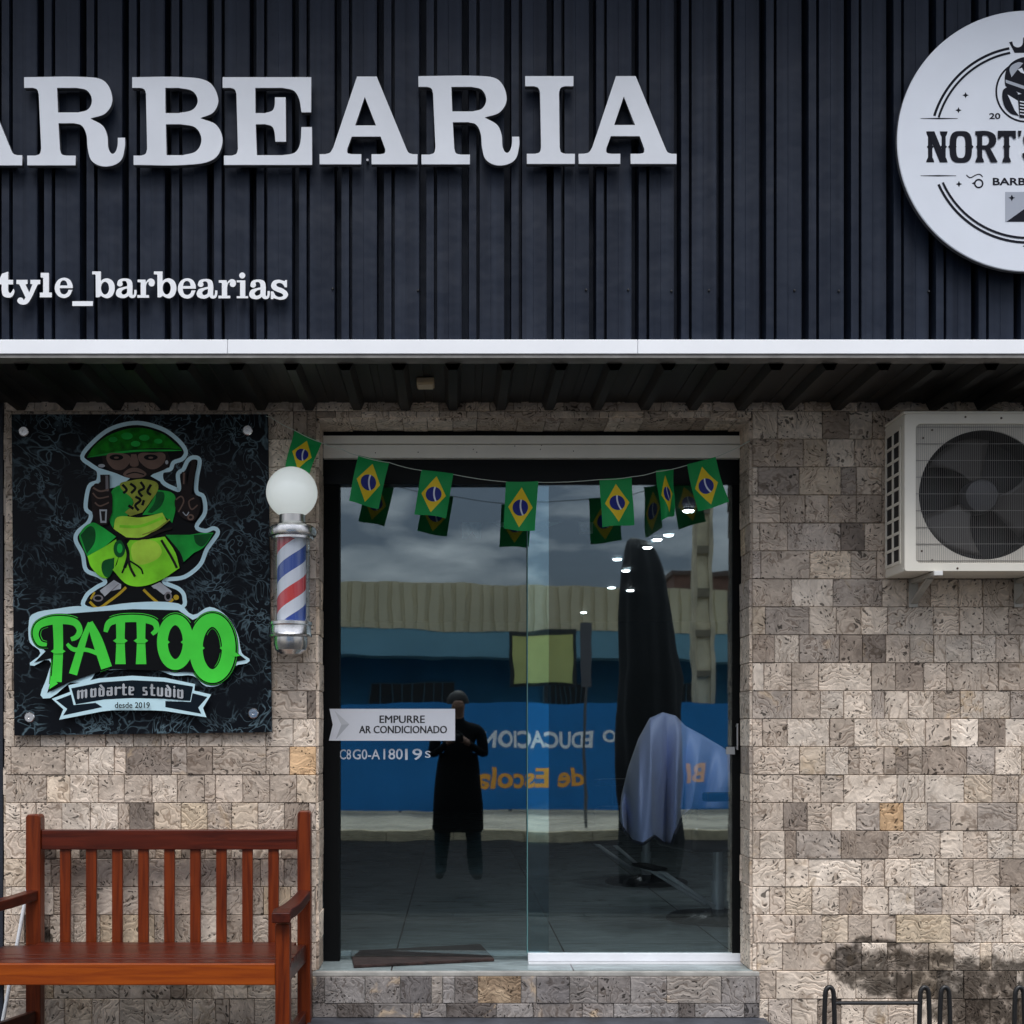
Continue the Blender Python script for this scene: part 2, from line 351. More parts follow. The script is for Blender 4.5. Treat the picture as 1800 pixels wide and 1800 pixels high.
# ================================================================== SETTING
ground_m = mat('ground_earth', (.10, .095, .085), .95, var=.3, vscale=.6)
o = MB(); o.box(-150, 150, -150, 150, -.6, -.16); tag(o.build('ground', ground_m), kind='structure')
pav_m = mat('pavement_concrete', (.05, .048, .045), .95, spec=.06, var=.22, vscale=2.5, bump=.25, bscale=45)
o = MB(); o.box(-30, 30, -3.6, .3, -.16, 0); tag(o.build('pavement', pav_m), kind='structure')
kerb_m = mat('kerb_concrete', (.035, .035, .033), .95, spec=.05, var=.25, vscale=6)
o = MB()
for k in range(60): o.box(-30+k, -30+k+.992, -3.76, -3.602, -.2, .006)
tag(o.build('kerb', kerb_m, bevel=.012), kind='structure')
road_m = mat('road_asphalt', (.014, .014, .0155), .95, var=.3, vscale=3, bump=.5, bscale=160, spec=.05)
o = MB(); o.box(-60, 60, -12.2, -3.762, -.2, -.12); tag(o.build('road', road_m), kind='structure')
o = MB()
for k in range(60): o.box(-30+k, -30+k+.992, -12.36, -12.202, -.2, .03)
tag(o.build('far_kerb', mat('kerb_yellow', (.42, .36, .24), .85, var=.3, vscale=5), bevel=.012), kind='structure')
o = MB(); o.box(-30, 30, -22, -12.362, -.16, .02); tag(o.build('far_pavement', mat('far_pavement_concrete', (.36, .33, .26), .9, var=.3, vscale=1.2)), kind='structure')

# ---- shop room behind the glass
YI = .30
flo_m = bpy.data.materials.new('interior_porcelain'); flo_m.use_nodes = True
t = flo_m.node_tree; b = t.nodes['Principled BSDF']
tcn = t.nodes.new('ShaderNodeTexCoord'); br = t.nodes.new('ShaderNodeTexBrick'); br.offset = 0; br.inputs['Scale'].default_value = 1.0
br.inputs['Brick Width'].default_value = .8; br.inputs['Row Height'].default_value = .8; br.inputs['Mortar Size'].default_value = .004
br.inputs['Color1'].default_value = (.25, .30, .31, 1); br.inputs['Color2'].default_value = (.27, .32, .33, 1); br.inputs['Mortar'].default_value = (.05, .05, .05, 1)
mpn = t.nodes.new('ShaderNodeMapping'); mpn.inputs['Location'].default_value = (.28, .1, 0)
t.links.new(tcn.outputs['Object'], mpn.inputs['Vector']); t.links.new(mpn.outputs['Vector'], br.inputs['Vector'])
nz2 = t.nodes.new('ShaderNodeTexNoise'); nz2.inputs['Scale'].default_value = 3; nz2.inputs['Detail'].default_value = 8; nz2.inputs['Distortion'].default_value = 2
mp2 = t.nodes.new('ShaderNodeMapping'); mp2.inputs['Scale'].default_value = (1, 4, 1); t.links.new(tcn.outputs['Object'], mp2.inputs['Vector']); t.links.new(mp2.outputs['Vector'], nz2.inputs['Vector'])
mrn = t.nodes.new('ShaderNodeMapRange'); mrn.inputs['From Min'].default_value = .3; mrn.inputs['From Max'].default_value = .7; mrn.inputs['To Min'].default_value = .65; mrn.inputs['To Max'].default_value = 1.25
t.links.new(nz2.outputs['Fac'], mrn.inputs['Value'])
vs = t.nodes.new('ShaderNodeVectorMath'); vs.operation = 'SCALE'; t.links.new(br.outputs['Color'], vs.inputs[0]); t.links.new(mrn.outputs['Result'], vs.inputs['Scale']); t.links.new(vs.outputs['Vector'], b.inputs['Base Color'])
b.inputs['Roughness'].default_value = .22
ZS = P(0, 1705).z                              # sill level
o = MB(); o.box(-2.6, 4.6, .0, 12, ZS-.06, ZS); tag(o.build('interior_floor', flo_m), kind='structure')
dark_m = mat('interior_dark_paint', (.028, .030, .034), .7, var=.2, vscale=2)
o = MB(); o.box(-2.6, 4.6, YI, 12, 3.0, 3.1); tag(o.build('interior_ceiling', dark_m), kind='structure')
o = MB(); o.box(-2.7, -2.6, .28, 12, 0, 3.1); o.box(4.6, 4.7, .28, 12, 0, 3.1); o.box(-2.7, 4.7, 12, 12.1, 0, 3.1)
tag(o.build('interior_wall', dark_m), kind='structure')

# ================================================================== STONE WALL
XL, XO0, XO1, XR = P(11, 0).x, P(556, 0).x, P(1322, 0).x, 4.6
ZT, ZO = 2.86, P(0, 735).z
PAL = [((222,211,202), 24), ((214,202,192), 30), ((205,192,182), 26), ((194,181,171), 18), ((220,205,190), 7), ((224,207,186), 2), ((184,174,168), 9), ((168,155,146), 5), ((142,132,126), 1.6), ((212,180,146), 1.2), ((180,136,100), .3)]
def pick(shift=None):
    c = rnd.choices([p[0] for p in PAL], [p[1] for p in PAL])[0]
    k = rnd.uniform(.89, 1.05); c = [v*k*m_ for v, m_ in zip(c, (1, .985, .955))]
    if shift: c = [v*s_ for v, s_ in zip(c, shift)]
    return srgb(*[min(250, v) for v in c])
class Tiles:
    def __init__(s): s.v = []; s.f = []; s.uv = []; s.c = []
    def tile(s, org, ux, vx, n, u0, u1, v0, v1, col, gap=.0011):
        u0 += gap; u1 -= gap; v0 += gap; v1 -= gap
        if u1-u0 < .008 or v1-v0 < .008: return
        pr = rnd.uniform(.0, .006); ch = .0022; o = len(s.v)
        tl = [rnd.uniform(-.0016, .0016) for _ in range(4)]
        offs = Vector((rnd.uniform(0, 60), rnd.uniform(0, 60), rnd.uniform(0, 60))); an = rnd.choice((0, 0, 90, 90, rnd.uniform(0, 180))); ca, sa = math.cos(R(an)), math.sin(R(an)); k = rnd.uniform(.8, 1.3)
        cs = [(u0, v0), (u1, v0), (u1, v1), (u0, v1)]
        w = lambda: rnd.uniform(-.0012, .0012)
        for lv in range(3):
            for i, (u, v) in enumerate(cs):
                du = ch if i in (0, 3) else -ch; dv = ch if i in (0, 1) else -ch
                if lv == 0: uu, vv, h = u+du+w(), v+dv+w(), .008+pr+tl[i]
                elif lv == 1: uu, vv, h = u, v, .006+pr+tl[i]-.0005
                else: uu, vv, h = u, v, -.004
                s.v.append(tuple(org+ux*uu+vx*vv+n*h)); s.uv.append(tuple(Vector(((uu*ca-vv*sa)*k, (uu*sa+vv*ca)*k, h))+offs))
        s.f += [[o, o+1, o+2, o+3]]+[[o+4+i, o+4+(i+1) % 4, o+(i+1) % 4, o+i] for i in range(4)]+[[o+8+i, o+8+(i+1) % 4, o+4+(i+1) % 4, o+4+i] for i in range(4)]
        s.c += [col]*9
    def face(s, org, ux, vx, n, W_, H_, hole=None, row=.1228, wmin=.10, wmax=.125, shift=None, z0=0.0, rows=None):
        v = z0; ri = 0
        while v < H_-.004:
            h = (rows[min(ri, len(rows)-1)] if rows else row); v1 = min(H_, v+h); u = -rnd.uniform(0, .12)
            while u < W_:
                r_ = rnd.random(); w_ = rnd.uniform(.045, .07) if r_ < .10 else (rnd.uniform(.17, .24) if r_ > .78 else rnd.uniform(wmin, wmax))
                a, b_ = max(0, u), min(W_, u+w_)
                if b_-a > .012:
                    col = pick(shift); pieces = [(a, b_, v, v1)]
                    if hole:
                        hu0, hu1, hv0, hv1 = hole; out_ = []
                        for (p, q, r0, r1) in pieces:
                            if q <= hu0 or p >= hu1 or r1 <= hv0 or r0 >= hv1: out_.append((p, q, r0, r1)); continue
                            if p < hu0: out_.append((p, hu0, r0, r1))
                            if q > hu1: out_.append((hu1, q, r0, r1))
                            mp0, mp1 = max(p, hu0), min(q, hu1)
                            if r1 > hv1: out_.append((mp0, mp1, hv1, r1))
                            if r0 < hv0: out_.append((mp0, mp1, r0, hv0))
                        pieces = out_
                    for pc in pieces: s.tile(org, ux, vx, n, *pc, col)
                u += w_
            v = v1; ri += 1
    def build(s, name, m, parent):
        me = bpy.data.meshes.new(name); me.from_pydata(s.v, [], s.f); me.materials.append(m)
        a = me.attributes.new('tile_coords', 'FLOAT_VECTOR', 'POINT'); a.data.foreach_set('vector', [x for q in s.uv for x in q])
        c = me.attributes.new('tile_colour', 'FLOAT_COLOR', 'FACE'); c.data.foreach_set('color', [x for q in s.c for x in (*q, 1)])
        me.update(); return link(name, me, parent)
stone = stone_mat('banded_stone_tile', (1, 1, 1), True)
mortar = mat('mortar', (.16, .145, .13), .95, var=.2)
X_, Y_, Z_ = Vector((1,0,0)), Vector((0,1,0)), Vector((0,0,1))
wall = thing('stone_wall', 'beige wall of square-cut stone tiles round the glass shop door', 'wall')
T = Tiles(); T.face(Vector((XL, 0, 0)), X_, Z_, -Y_, XR-XL, ZT, hole=(XO0-XL, XO1-XL, -1, ZO), z0=P(0,1755).z-.1228*2)
T.build('tile_cladding', stone, wall)
T = Tiles(); RD = YG-.03
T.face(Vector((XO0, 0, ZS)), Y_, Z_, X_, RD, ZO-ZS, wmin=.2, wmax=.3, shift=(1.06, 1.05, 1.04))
T.face(Vector((XO1, 0, ZS)), Y_, Z_, -X_, RD, ZO-ZS, wmin=.2, wmax=.3)
T.face(Vector((XO0, 0, ZO)), X_, Y_, -Z_, XO1-XO0, RD, row=.3)
T.face(Vector((XL, 0, 0)), Y_, Z_, -X_, .3, ZT, row=.1228, wmin=.2, wmax=.3)
T.build('reveal_tile', stone, wall)
o = MB()
o.box(XL+.002, XO0-.003, .001, YI, 0, ZT); o.box(XO1+.003, XR, .001, YI, 0, ZT); o.box(XO0-.003, XO1+.003, .001, YI, ZO+.003, ZT)
o.box(XL+.002, XR, .001, YI, ZT, 5.0)
o.build('masonry', mortar, wall)
# ---- steps
st = thing('doorstep', 'grey stone-tiled step under the glass door', 'step')
sm_ = stone_mat('grey_step_tile', (1, 1, 1), False)
x0, x1 = P(549, 0, -.03).x, P(1335, 0, -.03).x
T = Tiles(); H2 = P(0, 1788, -.03).z
T.face(Vector((x0, -.03, H2)), X_, Z_, -Y_, x1-x0, ZS-.022-H2, rows=[.062, .125], wmin=.10, wmax=.17, shift=(.66, .68, .72))
T.build('riser_tile', sm_, st)
o = MB(); o.box(x0+.002, x1-.002, -.029, .0, 0, ZS-.024); o.box(x0, x1, -.031, .0, ZS-.022, ZS-.003)
o.build('slab', mat('step_edge', (.34, .33, .31), .8, var=.25, vscale=14), st, bevel=.003)
st2 = thing('lower_step', 'dark slate lower step in front of the grey tiled doorstep', 'step')
o = MB(); o.box(x0-.01, x1+.02, -.36, -.031, 0, H2-.001); o.build('slab', mat('dark_slate', (.055, .060, .075), .55, var=.35, vscale=9, bump=.2), st2, bevel=.004)
# ---- neighbour
nb = thing('neighbour_wall', 'dark navy wall strip at the left edge beside the stone', 'wall')
o = MB(); o.box(-5, XL-.03, .04, .5, 0, ZT); o.build('panel', mat('navy_paint', (.012, .016, .028), .6, var=.25, vscale=4), nb)

# ================================================================== METAL FASCIA / CANOPY
YF = -.66
fas = thing('metal_canopy', 'dark navy corrugated metal fascia with white trim over the shop front', 'canopy')
clad = bpy.data.materials.new('navy_sheet_metal'); clad.use_nodes = True
t = clad.node_tree; b = t.nodes['Principled BSDF']; tcn = t.nodes.new('ShaderNodeTexCoord'); mpn = t.nodes.new('ShaderNodeMapping'); mpn.inputs['Scale'].default_value = (20, 20, .35)
t.links.new(tcn.outputs['Object'], mpn.inputs['Vector']); nn = t.nodes.new('ShaderNodeTexNoise'); nn.inputs['Scale'].default_value = 1.5; nn.inputs['Detail'].default_value = 6; t.links.new(mpn.outputs['Vector'], nn.inputs['Vector'])
cr2 = t.nodes.new('ShaderNodeValToRGB'); cr2.color_ramp.elements[0].position = .3; cr2.color_ramp.elements[0].color = (.0065, .0105, .0215, 1); cr2.color_ramp.elements[1].position = .75; cr2.color_ramp.elements[1].color = (.0175, .0245, .042, 1)
t.links.new(nn.outputs['Fac'], cr2.inputs['Fac']); t.links.new(cr2.outputs['Color'], b.inputs['Base Color']); b.inputs['Roughness'].default_value = .5; b.inputs['Specular IOR Level'].default_value = .16; n9 = t.nodes.new('ShaderNodeTexNoise'); n9.inputs['Scale'].default_value = 4; n9.inputs['Detail'].default_value = 3; t.links.new(tcn.outputs['Object'], n9.inputs['Vector']); b9 = t.nodes.new('ShaderNodeBump'); b9.inputs['Strength'].default_value = .35; b9.inputs['Distance'].default_value = .05; t.links.new(n9.outputs['Fac'], b9.inputs['Height']); t.links.new(b9.outputs['Normal'], b.inputs['Normal'])
zb, zt = P(0, 598, YF).z, 4.80
per = 74.6/454.5; g0 = P(230/2.769-11, 0, YF).x
prof = []; k0 = int((-3.2-g0)/per); x = g0+k0*per
while x < 4.7:      # one period: deep dark groove, raised rib, shallow groove, wide pan
    prof += [(x-.0145, 0), (x-.0125, .085), (x+.0115, .085), (x+.0135, -.004), (x+.042, -.004), (x+.0435, .045), (x+.0535, .045), (x+.055, .001), (x+.098, .001), (x+.099, -.001), (x+.146, -.001), (x+.147, 0)]
    x += per
o = MB(); o.sheet([[(a, YF+d, zb) for a, d in prof], [(a, YF+d, (zb+zt)/2) for a, d in prof], [(a, YF+d, zt) for a, d in prof]]); o.build('cladding', clad, fas)
o = MB(); o.box(prof[0][0], 4.7, YF+.06, -.02, zt-.05, zt); o.box(prof[0][0]-.02, prof[0][0], YF, -.02, zb-.07, zt); o.box(prof[0][0], 4.7, YF+.10, YF+.115, zb, zt-.05)
o.build('backing', clad, fas)
o = MB(); o.box(-3.25, 4.75, YF-.62, -.02, zt+.001, zt+.06); o.build('shade_overhang', clad, fas)  # unseen overhang added above to shade the upper fascia
white_m = mat('white_trim_paint', (.84, .86, .90), .4, var=.04, vscale=3)
o = MB(); zt1, zt2, zt3 = P(0, 597, YF-.02).z, P(0, 622, YF-.02).z, P(0, 628, YF).z
xs_ = [-3.2, P(402, 0, YF).x, P(1120, 0, YF).x, 4.7]
for a, c in zip(xs_, xs_[1:]): o.box(a, c-.0015, YF-.022, YF+.095, zt2, zt1)
o.build('trim', white_m, fas, bevel=.002)
o = MB(); o.box(-3.2, 4.7, YF-.016, YF+.06, zt2-.014, zt2-.0005); o.build('drip_edge', mat('grey_drip', (.22, .21, .20), .5, var=.3, vscale=12, stretch=(1, 1, 1)), fas)
so_m = mat('soffit_dark_metal', (.0085, .0075, .007), .5, var=.5, vscale=7, stretch=(8, .6, 1))
zso = P(0, 709).z; ps = []; sp_ = 84.2/400; xs0 = P(550+180/2.307, 0).x+sp_*-12
for k in range(36):
    c = xs0+k*sp_
    ps += [(c-.034, 0), (c-.017, -.034), (c+.017, -.034), (c+.034, 0), (c+.088, 0), (c+.091, .004), (c+.119, .004), (c+.122, 0)]
o = MB(); o.sheet([[(a, YF+.05, zso+d) for a, d in ps], [(a, -.011, zso+d) for a, d in ps]]); o.build('soffit', so_m, fas)
o = MB(); o.box(-3.2, 4.7, YF+.06, -.02, zso+.02, zso+.05); o.build('soffit_deck', so_m, fas)
o = MB()
for px, py in ((735,511),(1030,510),(1104,510),(1180,512),(1246,511),(1396,511),(1474,512),(1632,513),(585,508)):
    c = P(px, py, YF); o.lathe((c.x, YF-.0035, c.z), [(.0045, -.006), (.0045, .002), (.003, .004)], 10, axis='y')
sc_ = o.build('screw', mat('screw_black', (.012, .012, .014), .5), fas)
sc_['kind'] = 'stuff'
# downlight under the soffit
dl = thing('canopy_lamp', 'small tan rectangular lamp under the dark canopy soffit', 'lamp')
c = P(748, 662, -.36)
o = MB(); o.box(c.x-.036, c.x+.036, -.40, -.32, zso-.026, zso-.0005); o.build('housing', mat('lamp_tan', (.50, .37, .22), .5), dl, bevel=.004)
o = MB(); o.box(c.x-.030, c.x+.030, -.395, -.325, zso-.030, zso-.0262); o.build('lens', mat('lamp_lens', (.62, .50, .34), .3), dl)

# ================================================================== RAISED LETTERS
YL = YF-.050                                   # front of the sign letters
Zr = 2.769
def g1(ox, oy=0, dy=0): return lambda pts: [tuple(P(ox+p[0]/Zr, oy+(p[1]+dy)/Zr, YL).xz) for p in path(pts)]
def shift(lps, dx, dy=0): return [[(p[0]+dx, p[1]+dy, *p[2:]) for p in l] for l in lps]
GR = [[(117,375),(430,375,1),(512,398,1),(547,485,1),(515,550,1),(440,577),(500,612,1),(522,660,1),(528,722,1),(545,748,1),(562,738,1),(572,705,1),(573,670),(608,670),(608,715,1),(585,785,1),(512,811,1),(448,785,1),(427,725,1),(420,655,1),(398,612,1),(360,600),(285,600),(292,728),(300,750,1),(322,757),(368,757),(368,805),(132,805),(132,757),(172,757),(193,748,1),(200,722),(188,458),(180,436,1),(160,428),(117,428)],
      [(278,428),(375,428),(425,442,1),(447,488,1),(428,532,1),(380,547),(282,547)]]
GB = [[(643,375),(890,375,1),(1015,398,1),(1062,480,1),(1040,545,1),(975,575),(1055,610,1),(1083,690,1),(1040,775,1),(900,803,1),(650,803),(650,757),(688,757),(708,748,1),(716,725),(710,455),(702,435,1),(682,428),(643,428)],
      [(805,428),(870,428),(938,445,1),(962,490,1),(938,533,1),(870,550),(805,550)], [(808,605),(880,605),(952,622,1),(980,680,1),(955,735,1),(890,755),(810,755)]]
GE = [[(1083,375),(1515,375),(1515,547),(1467,547),(1455,480,1),(1430,442,1),(1375,428),(1243,428),(1243,550),(1290,550),(1325,538,1),(1336,515,1),(1338,473),(1390,473),(1393,690),(1340,690),(1335,640,1),(1322,615,1),(1290,605),(1245,605),(1250,755),(1375,755),(1435,742,1),(1460,700,1),(1467,618),(1518,618),(1520,803),(1090,803),(1090,757),(1128,757),(1150,748,1),(1158,725),(1150,455),(1142,436,1),(1122,428),(1083,428)]]
GA = [[(1337,370),(1433,370),(1575,715),(1588,740,1),(1608,748),(1632,748),(1632,798),(1408,798),(1408,748),(1452,748),(1472,742,1),(1475,725),(1452,663),(1312,663),(1290,722),(1292,742,1),(1312,748),(1358,748),(1358,798),(1155,798),(1155,748),(1182,748),(1206,740,1),(1222,715)], [(1375,470),(1430,608),(1328,608)]]
GI = [[(895,370),(1130,370),(1130,420),(1088,420),(1068,428,1),(1060,450),(1063,718),(1070,740,1),(1090,748),(1137,748),(1137,798),(903,798),(903,748),(945,748),(965,740,1),(972,718),(967,450),(958,428,1),(938,420),(895,420)]]
ret_m = mat('letter_return_dark', (.10, .105, .12), .5)
let_m = mat('brushed_letter_paint', (.63, .66, .72), .45, var=.06, vscale=5, rvar=.06)
sign = thing('shop_sign', 'large pale slab-serif raised letters BEARIA on the navy fascia', 'sign')
sign['label'] = 'large pale raised capital letters reading ARBEARIA on the navy fascia'
A1 = shift(GA, -1524, 7); A2 = shift(GA, -1261, 2); R2 = shift(GR, 258, -5)
for gl, ox in ((A1, 0), (GR, 0), (GB, 0), (GE, 0), (A2, 600), (R2, 600), (GI, 600), (GA, 600)):
    f = g1(ox); dark_returns(extruded('letter', [f(l) for l in gl], YL, YL+.024, let_m, bevel=.0008, parent=sign), ret_m)
o = MB()
for px, py in ((70,150),(85,275),(260,150),(265,275),(420,150),(420,275),(645,275),(590,285),(690,285),(650,160),(770,150),(775,280),(963,150),(965,280),(1050,285),(1150,285),(1100,165),(20,285)):
    c = P(px, py, YL); o.tube([(c.x, YL+.028, c.z), (c.x, YF+.01, c.z)], .005, 8)
o.build('standoff', mat('standoff_steel', (.3, .3, .32), .4, metal=1), sign)['kind'] = 'stuff'

# small line of lettering
YH = YF-.038
def v6(x, y): return (100+x/8.18, 460+y/8.18)
def v7(x, y): return (320+x/9.0, 460+y/9.0)
def v1(x, y): return (x/Zr, y/Zr)
def gl_(view, loops, dx=0, dy=0): return [[tuple(P(view(*p)[0]+dx, view(*p)[1]+dy, YH).xz) for p in path(l, 5)] for l in loops]
gb = [[(508,140),(632,140),(632,275),(675,248,1),(735,240,1),(805,282,1),(832,380,1),(802,482,1),(735,525,1),(670,512,1),(635,490),(605,512),(560,512),(557,200),(550,184,1),(535,182),(508,182)], [tuple(p) for p in ell(692, 380, 58, 92, 24)]]
ga = [[(866,322,1),(890,262,1),(970,240,1),(1058,258,1),(1085,320,1),(1085,455),(1092,480,1),(1106,472,1),(1112,440),(1112,405),(1145,405),(1145,455,1),(1125,508,1),(1085,522,1),(1050,512,1),(1030,490),(985,518,1),(930,522,1),(868,500,1),(848,452,1),(875,392,1),(940,368,1),(1010,352),(1008,310,1),(990,280,1),(958,276,1),(935,288),(946,315,1),(935,345,1),(908,356,1),(878,346,1)], [(1010,385),(960,400,1),(928,438,1),(950,472,1),(1000,455,1),(1010,430)]]
gr_ = [[(1160,258),(1272,258),(1279,300),(1305,262,1),(1345,242,1),(1392,258,1),(1408,302,1),(1392,345,1),(1362,356,1),(1328,340,1),(1318,308,1),(1330,285),(1300,300,1),(1283,345,1),(1280,400),(1280,480),(1325,480),(1325,518),(1155,518),(1155,480),(1205,480),(1205,298),(1160,292)]]
ge = [[(228,380),(222,325,1),(180,255,1),(98,230,1),(10,270,1),(-32,380,1),(8,482,1),(100,522,1),(180,490,1),(224,405),(166,405),(145,450,1),(100,470,1),(55,445,1),(38,380)], [(42,342),(152,342),(136,288,1),(97,268,1),(60,288,1)]]
gi = [[(865,295),(1000,295),(1000,545),(1045,545),(1045,578),(865,578),(865,545),(918,545),(918,328),(865,326)], [tuple(p) for p in ell(952, 218, 48, 48, 20)]]
gs = [[(1660,290),(1660,405),(1625,405),(1590,352,1),(1535,335,1),(1492,358,1),(1510,392,1),(1600,428,1),(1676,505,1),(1645,578,1),(1560,602,1),(1490,588,1),(1450,578),(1438,592),(1405,592),(1405,470),(1443,470),(1482,535,1),(1540,560,1),(1596,540,1),(1585,508,1),(1500,472,1),(1430,432,1),(1408,370,1),(1450,302,1),(1530,285,1),(1590,298,1),(1622,308),(1632,290)]]
gt = [[(10,1332),(40,1322),(40,1362),(64,1362),(64,1384),(40,1384),(41,1418,1),(50,1426,1),(60,1415),(66,1405),(70,1420,1),(58,1444,1),(32,1448,1),(14,1438,1),(8,1415,1),(8,1384),(-6,1384),(-6,1366)]]
gy = [[(80,1362),(134,1362),(134,1382),(124,1384),(142,1424),(158,1384),(148,1382),(148,1362),(196,1362),(196,1382),(184,1384),(142,1468,1),(122,1482,1),(98,1480,1),(84,1466,1),(92,1450,1),(108,1450,1),(116,1462),(124,1448),(94,1384),(80,1382)]]
gl = [[(198,1328),(238,1328),(238,1424),(252,1424),(252,1447),(194,1447),(194,1424),(210,1424),(210,1352),(198,1350)]]
gu = [[(352,1466),(452,1466),(452,1489),(352,1489)]]
sw = mat('white_letter_acrylic', (.80, .82, .86), .4)
hs_ = thing('handle_sign', 'small white raised lettering tyle_barbearias low on the navy fascia', 'sign')
for lp in (gl_(v1, gt), gl_(v1, gy), gl_(v1, gl), gl_(v6, ge), gl_(v1, gu), gl_(v6, gb), gl_(v6, ga), gl_(v6, gr_), gl_(v6, gb, 108.4), gl_(v6, ge, 216.5, 1), gl_(v6, ga, 142, 1), gl_(v6, gr_, 142.7, 1), gl_(v7, gi), gl_(v6, ga, 234.3, 2), gl_(v7, gs)):
    dark_returns(extruded('letter', lp, YH, YH+.012, sw, parent=hs_), ret_m)

# ================================================================== ROUND LOGO SIGN
YD = YF-.075
disc = thing('round_sign', 'round white sign NORT\'S with black rings and crown on the fascia', 'sign')
c = P(1807, 248, YD); rd = 230*(YD-CAMY)/FPX
o = MB(); o.lathe((c.x, YD+.055, c.z), [(rd-.05, .0), (rd-.05, .031), (rd-.003, .031), (rd, .034), (rd, .052), (rd-.003, .055)], 128, axis='y'); dfc = o.build('face', mat('sign_white_face', (.66, .70, .78), .35, var=.02), disc, smooth=30); dark_returns(dfc, ret_m)  # dark rim paints in the shadow round the disc
ink = mat('sign_black_ink', (.010, .011, .018), .7, spec=.1); grey_i = mat('sign_grey_ink', (.33, .36, .43), .5); wht_i = mat('sign_white_ink', (.66, .70, .78), .45)
v3 = lambda x, y: (1500+x/3.6, y/3.6)
def TFd(x, y): q = P(*v3(x, y), YD); return q.x, q.z
D = Flat(YD-.0006, TFd)
CZ = (1105, 915)
for r0, r1 in ((628, 612), (598, 584)):
    for a0, a1 in ((197, 259), (281, 343), (24, 156)):
        ot = ell(*CZ, r0, r0, 40, a0, a1); it = ell(*CZ, r1, r1, 40, a0, a1)
        D.poly(ot+it[::-1], ink)
D.build('ring', disc)
for x0, x1, y in ((425, 660, 750), (425, 650, 1112), (1550, 1785, 750), (1560, 1785, 1112)): D = Flat(YD-.0006, TFd); D.poly([(x0, y-1), ((x0+x1)/2, y-4), (x1, y-1), (x1, y+2), ((x0+x1)/2, y+5), (x0, y+2)], ink); D.build('rule_line', disc)
for sx_, sy_ in ((710, 603), (665, 698), (668, 1165), (1500, 603), (1545, 698), (1090, 1558)):
    D = Flat(YD-.0006, TFd); D.poly([(sx_, sy_-20), (sx_+6, sy_-6), (sx_+20, sy_), (sx_+6, sy_+6), (sx_, sy_+20), (sx_-6, sy_+6), (sx_-20, sy_), (sx_-6, sy_-6)], ink); D.build('star', disc)
D = Flat(YD-.0006, TFd); D.poly(path([(985,268),(1005,262),(1015,290,1),(1042,300,1),(1068,285,1),(1075,240),(1090,228),(1105,215),(1120,228),(1135,240),(1142,285,1),(1168,300,1),(1195,290,1),(1205,262),(1225,268),(1190,335),(1020,335)]), ink); D.build('crown', disc); D = Flat(YD-.0006, TFd)
D.stroke([(715,1108),(740,1125),(775,1108),(800,1104),(818,1120)], ink, 7)
D.poly(ell(793,1162,30,30), ink, [ell(793,1162,20,20)]); D.poly([(748,1160),(766,1152),(768,1168)], ink); D.build('razor', disc); D = Flat(YD-.0006, TFd)
D.poly([(960,1215),(1250,1215),(1250,1405),(960,1405)], grey_i); D.poly([(968,1404),(1110,1302),(1249,1404)], ink); D.poly([(1002,1232),(1010,1248),(1024,1252),(1010,1258),(1002,1274),(994,1258),(980,1252),(994,1248)], ink)
D.build('badge', disc)
D = Flat(YD-.0006, TFd)          # bearded head in a flat cap inside a ring
D.poly(ell(1090,580,192,196,64), ink, [ell(1090,580,180,184,64)])
D.poly(path([(960,540,1),(965,450,1),(1010,390,1),(1100,360,1),(1190,390,1),(1215,470,1),(1210,560),(1080,600),(985,560)]), ink)
D.poly(path([(990,430,1),(1040,395,1),(1075,400),(1040,440,1),(1000,490)]), grey_i); D.poly(path([(1040,440),(1066,430),(1085,470),(1060,460)]), wht_i)
D.poly([(962,505),(1080,545),(1210,510),(1210,530),(1080,566),(964,525)], grey_i)
D.poly(path([(945,575,1),(985,545),(1040,590),(1045,735),(990,715,1),(950,660,1)]), ink)
D.poly([(975,600),(1040,640),(1046,732),(1020,700)], wht_i)
D.poly(path([(1040,600),(1100,590),(1190,590),(1200,660,1),(1150,745,1),(1050,745)]), ink)
for k in range(5): D.poly([(1052,640+k*20), (1110,650+k*20), (1110,656+k*20), (1052,647+k*20)], wht_i)
D.build('portrait', disc)
# western lettering NORT'S
D = Flat(YD-.0006, TFd)
def spur(x0, x1, y, s=8): D.poly([(x0-s, y), (x0, y-9), (x1, y-9), (x1+s, y), (x1, y+9), (x0, y+9)], ink)
def vstem(x0, x1): D.poly([(x0-12,832),(x1+12,832),(x1+8,850),(x1,866),(x1,996),(x1+8,1012),(x1+12,1028),(x0-12,1028),(x0-8,1012),(x0,996),(x0,866),(x0-8,850)], ink); spur(x0, x1, 930)
vstem(472, 500); vstem(558, 584); D.poly([(468,832),(512,832),(592,1028),(546,1028)], ink)
def rr(x0, x1, y0, y1, w, h):
    cx, cy = (x0+x1)/2, (y0+y1)/2; ax, ay = (x1-x0)/2, (y1-y0)/2
    se = lambda a, b_: [Vector((cx+math.copysign(abs(math.cos(R(q)))**.62, math.cos(R(q)))*a, cy+math.copysign(abs(math.sin(R(q)))**.62, math.sin(R(q)))*b_)) for q in range(0, 360, 9)]
    D.poly(se(ax, ay), ink, [se(ax-w, ay-h)])
rr(608, 750, 830, 1031, 42, 30); spur(606, 645, 930); spur(712, 752, 930)
vstem(782, 814); D.poly(path([(770,832),(850,832,1),(896,860,1),(896,915,1),(850,946,1),(812,946),(812,922),(845,918,1),(858,888,1),(845,860,1),(812,858),(770,858)]), ink); D.poly([(828,940),(862,936),(912,1028),(868,1028)], ink)
vstem(952, 984); D.poly([(912,830),(1026,830),(1026,880),(1012,880),(1000,862),(938,862),(926,880),(912,880)], ink)
